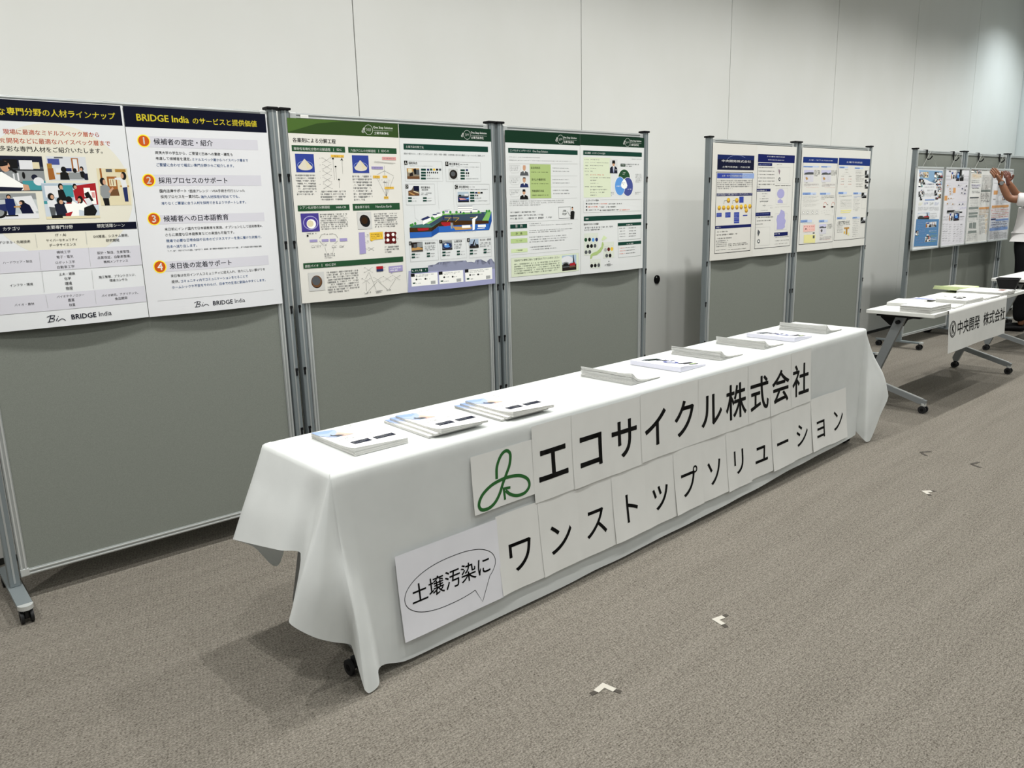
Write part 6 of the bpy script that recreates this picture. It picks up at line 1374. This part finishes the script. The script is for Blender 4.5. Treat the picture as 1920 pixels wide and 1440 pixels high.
# hands: palm and five fingers as chains from the wrist
def hand(name, w_, tip, side, curl, mt):
    ax = (tip - w_).normalized(); ln = (tip - w_).length
    sd = (side - ax * side.dot(ax)).normalized(); nm = ax.cross(sd)
    palm_l = ln * .52
    nd = [(w_ - ax * .045, (.030, .026)), (w_ + ax * palm_l * .10, (.034, .024)), (w_ + ax * palm_l * .55, (.047, .021)), (w_ + ax * palm_l * 1.08, (.046, .018))]
    ed = [(0, 1), (1, 2), (2, 3)]
    m_ = [skin(name, nd, ed, mt, pe, 2)]
    objs = []
    for k, (off, l_) in enumerate(((-.030, .82), (-.010, 1.0), (.011, .96), (.031, .76))):
        fl = ln * .50 * l_
        p = w_ + ax * palm_l * .62 + sd * off * .92
        sp = sd * off * .35
        a = p + ax * palm_l * .36 + (ax + sp * 2) * fl * .36 + nm * curl * fl * .10
        c = a + (ax + sp * 2) * fl * .32 + nm * curl * fl * .30
        d = c + ax * fl * (.26 - .12 * abs(curl)) + nm * curl * fl * .28
        objs.append(([(p, .0135), (a, .0128), (c, .0115), (d, .0095)], [(0, 1), (1, 2), (2, 3)]))
    p = w_ + ax * palm_l * .22 - sd * .014
    a = p + ax * ln * .16 - sd * .026 + nm * .010; c = a + ax * ln * .15 - sd * .008 + nm * .012; d = c + ax * ln * .10 + nm * .008
    objs.append(([(p, .017), (a, .0145), (c, .0125), (d, .010)], [(0, 1), (1, 2), (2, 3)]))
    for nodes, eds in objs: m_.append(skin(name, nodes, eds, mt, pe, 2))
    return m_
hm = hand('hand', wN, Wd(9.438, 3.098, 1.792), Vector((-.55, .55, -.3)), -.35, M['skin'])
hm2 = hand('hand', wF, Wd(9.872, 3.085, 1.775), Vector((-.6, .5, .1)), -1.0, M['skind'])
# merge hands into the body mesh so the body stays one continuous figure
bm = bmesh.new(); bm.from_mesh(body.data)
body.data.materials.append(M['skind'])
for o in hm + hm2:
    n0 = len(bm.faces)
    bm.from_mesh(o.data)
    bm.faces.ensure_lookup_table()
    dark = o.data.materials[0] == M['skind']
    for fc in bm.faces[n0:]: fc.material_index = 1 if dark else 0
    bpy.data.objects.remove(o)
bm.to_mesh(body.data); bm.free()
for p_ in body.data.polygons: p_.use_smooth = True
# clothing
slN, slF = shN + (eN - shN) * .62, shF + (eF - shF) * .62
S_ = [(Q(.015, 0, 1.085), (.178, .150)), (Q(.012, 0, 1.16), (.185, .152)), (Q(-.025, 0, 1.32), (.178, .128)), (Q(-.06, 0, 1.435), (.115, .088)), (Q(-.06, 0, 1.475), (.070, .066)),
      (shN, .080), (slN, .073), (shN + (eN - shN) * .74, .076), (shF, .080), (slF, .073), (shF + (eF - shF) * .74, .076)]
skin('shirt', S_, [(0, 1), (1, 2), (2, 3), (3, 4), (3, 5), (5, 6), (6, 7), (3, 8), (8, 9), (9, 10)], M['shirt'], pe, 2, 1)
P_ = [(Q(.0, 0, 1.095), (.160, .132)), (Q(0, 0, .95), (.172, .130)), (Q(0, .10, .84), .108), (Q(.01, .105, .50), .082), (Q(-.01, .105, .10), .070), (Q(0, -.10, .84), .108), (Q(.01, -.105, .50), .082), (Q(-.01, -.105, .10), .070)]
skin('trousers', P_, [(0, 1), (1, 2), (2, 3), (3, 4), (1, 5), (5, 6), (6, 7)], M['trouser'], pe, 2, 1)
for sg in (1, -1):
    skin('shoe', [(Q(-.075, .105 * sg, .035), (.038, .034)), (Q(.02, .107 * sg, .038), (.044, .038)), (Q(.15, .112 * sg, .030), (.044, .028)), (Q(.19, .113 * sg, .026), (.034, .022))], [(0, 1), (1, 2), (2, 3)], M['black'], pe)
skin('hair', [(Q(-.045, 0, 1.66), (.074, .078)), (Q(-.035, 0, 1.72), (.078, .092)), (Q(-.03, 0, 1.765), (.060, .070))], [(0, 1), (1, 2)], M['hair'], pe)
b = MB()
ax = (wN - eN).normalized(); s1_ = ax.cross(Vector((0, 0, 1))).normalized(); s2_ = ax.cross(s1_)
c_ = wN - ax * .020
rows_ = []
for k in range(21):
    a = 2 * math.pi * k / 20
    dr = s1_ * math.cos(a) + s2_ * math.sin(a)
    rows_.append([tuple(c_ + dr * .0300 - ax * .011), tuple(c_ + dr * .0325 - ax * .008), tuple(c_ + dr * .0325 + ax * .008), tuple(c_ + dr * .0300 + ax * .011)])
b.grid(rows_, M['black'], True)
fd = Vector((-.9, -.3, .1)); fd = (fd - ax * fd.dot(ax)).normalized(); g2 = ax.cross(fd)
fc = c_ + fd * .034
disc = [tuple(fc + (ax * math.cos(2 * math.pi * k / 20) + g2 * math.sin(2 * math.pi * k / 20)) * .020 + fd * h_) for h_ in (-.006, .005) for k in range(20)]
b.add(disc, [list(range(20))[::-1], list(range(20, 40))] + [(k, (k + 1) % 20, 20 + (k + 1) % 20, 20 + k) for k in range(20)], M['leg'])
b.build('wristwatch', pe)
# face
hc = Q(-.025, 0, 1.655)
for sg in (1, -1):
    skin('ear', [(hc + L_ * .078 * sg - Vector((0, 0, .012)), (.010, .016)), (hc + L_ * .083 * sg + Vector((0, 0, .014)), (.010, .018))], [(0, 1)], M['skin'], pe)
    b = MB(); p_ = hc + F_ * .088 + L_ * .031 * sg + Vector((0, 0, .012))
    b.tube([p_ - L_ * .012, p_, p_ + L_ * .012], .006, M['hair'], 8); b.build('eye', pe)
skin('nose', [(hc + F_ * .088 + Vector((0, 0, .012)), .009), (hc + F_ * .108 - Vector((0, 0, .022)), .013)], [(0, 1)], M['skin'], pe)
b = MB(); p_ = hc + F_ * .088 - Vector((0, 0, .055)); b.tube([p_ - L_ * .022, p_ + F_ * .004, p_ + L_ * .022], .005, M['skind'], 8); b.build('mouth', pe)
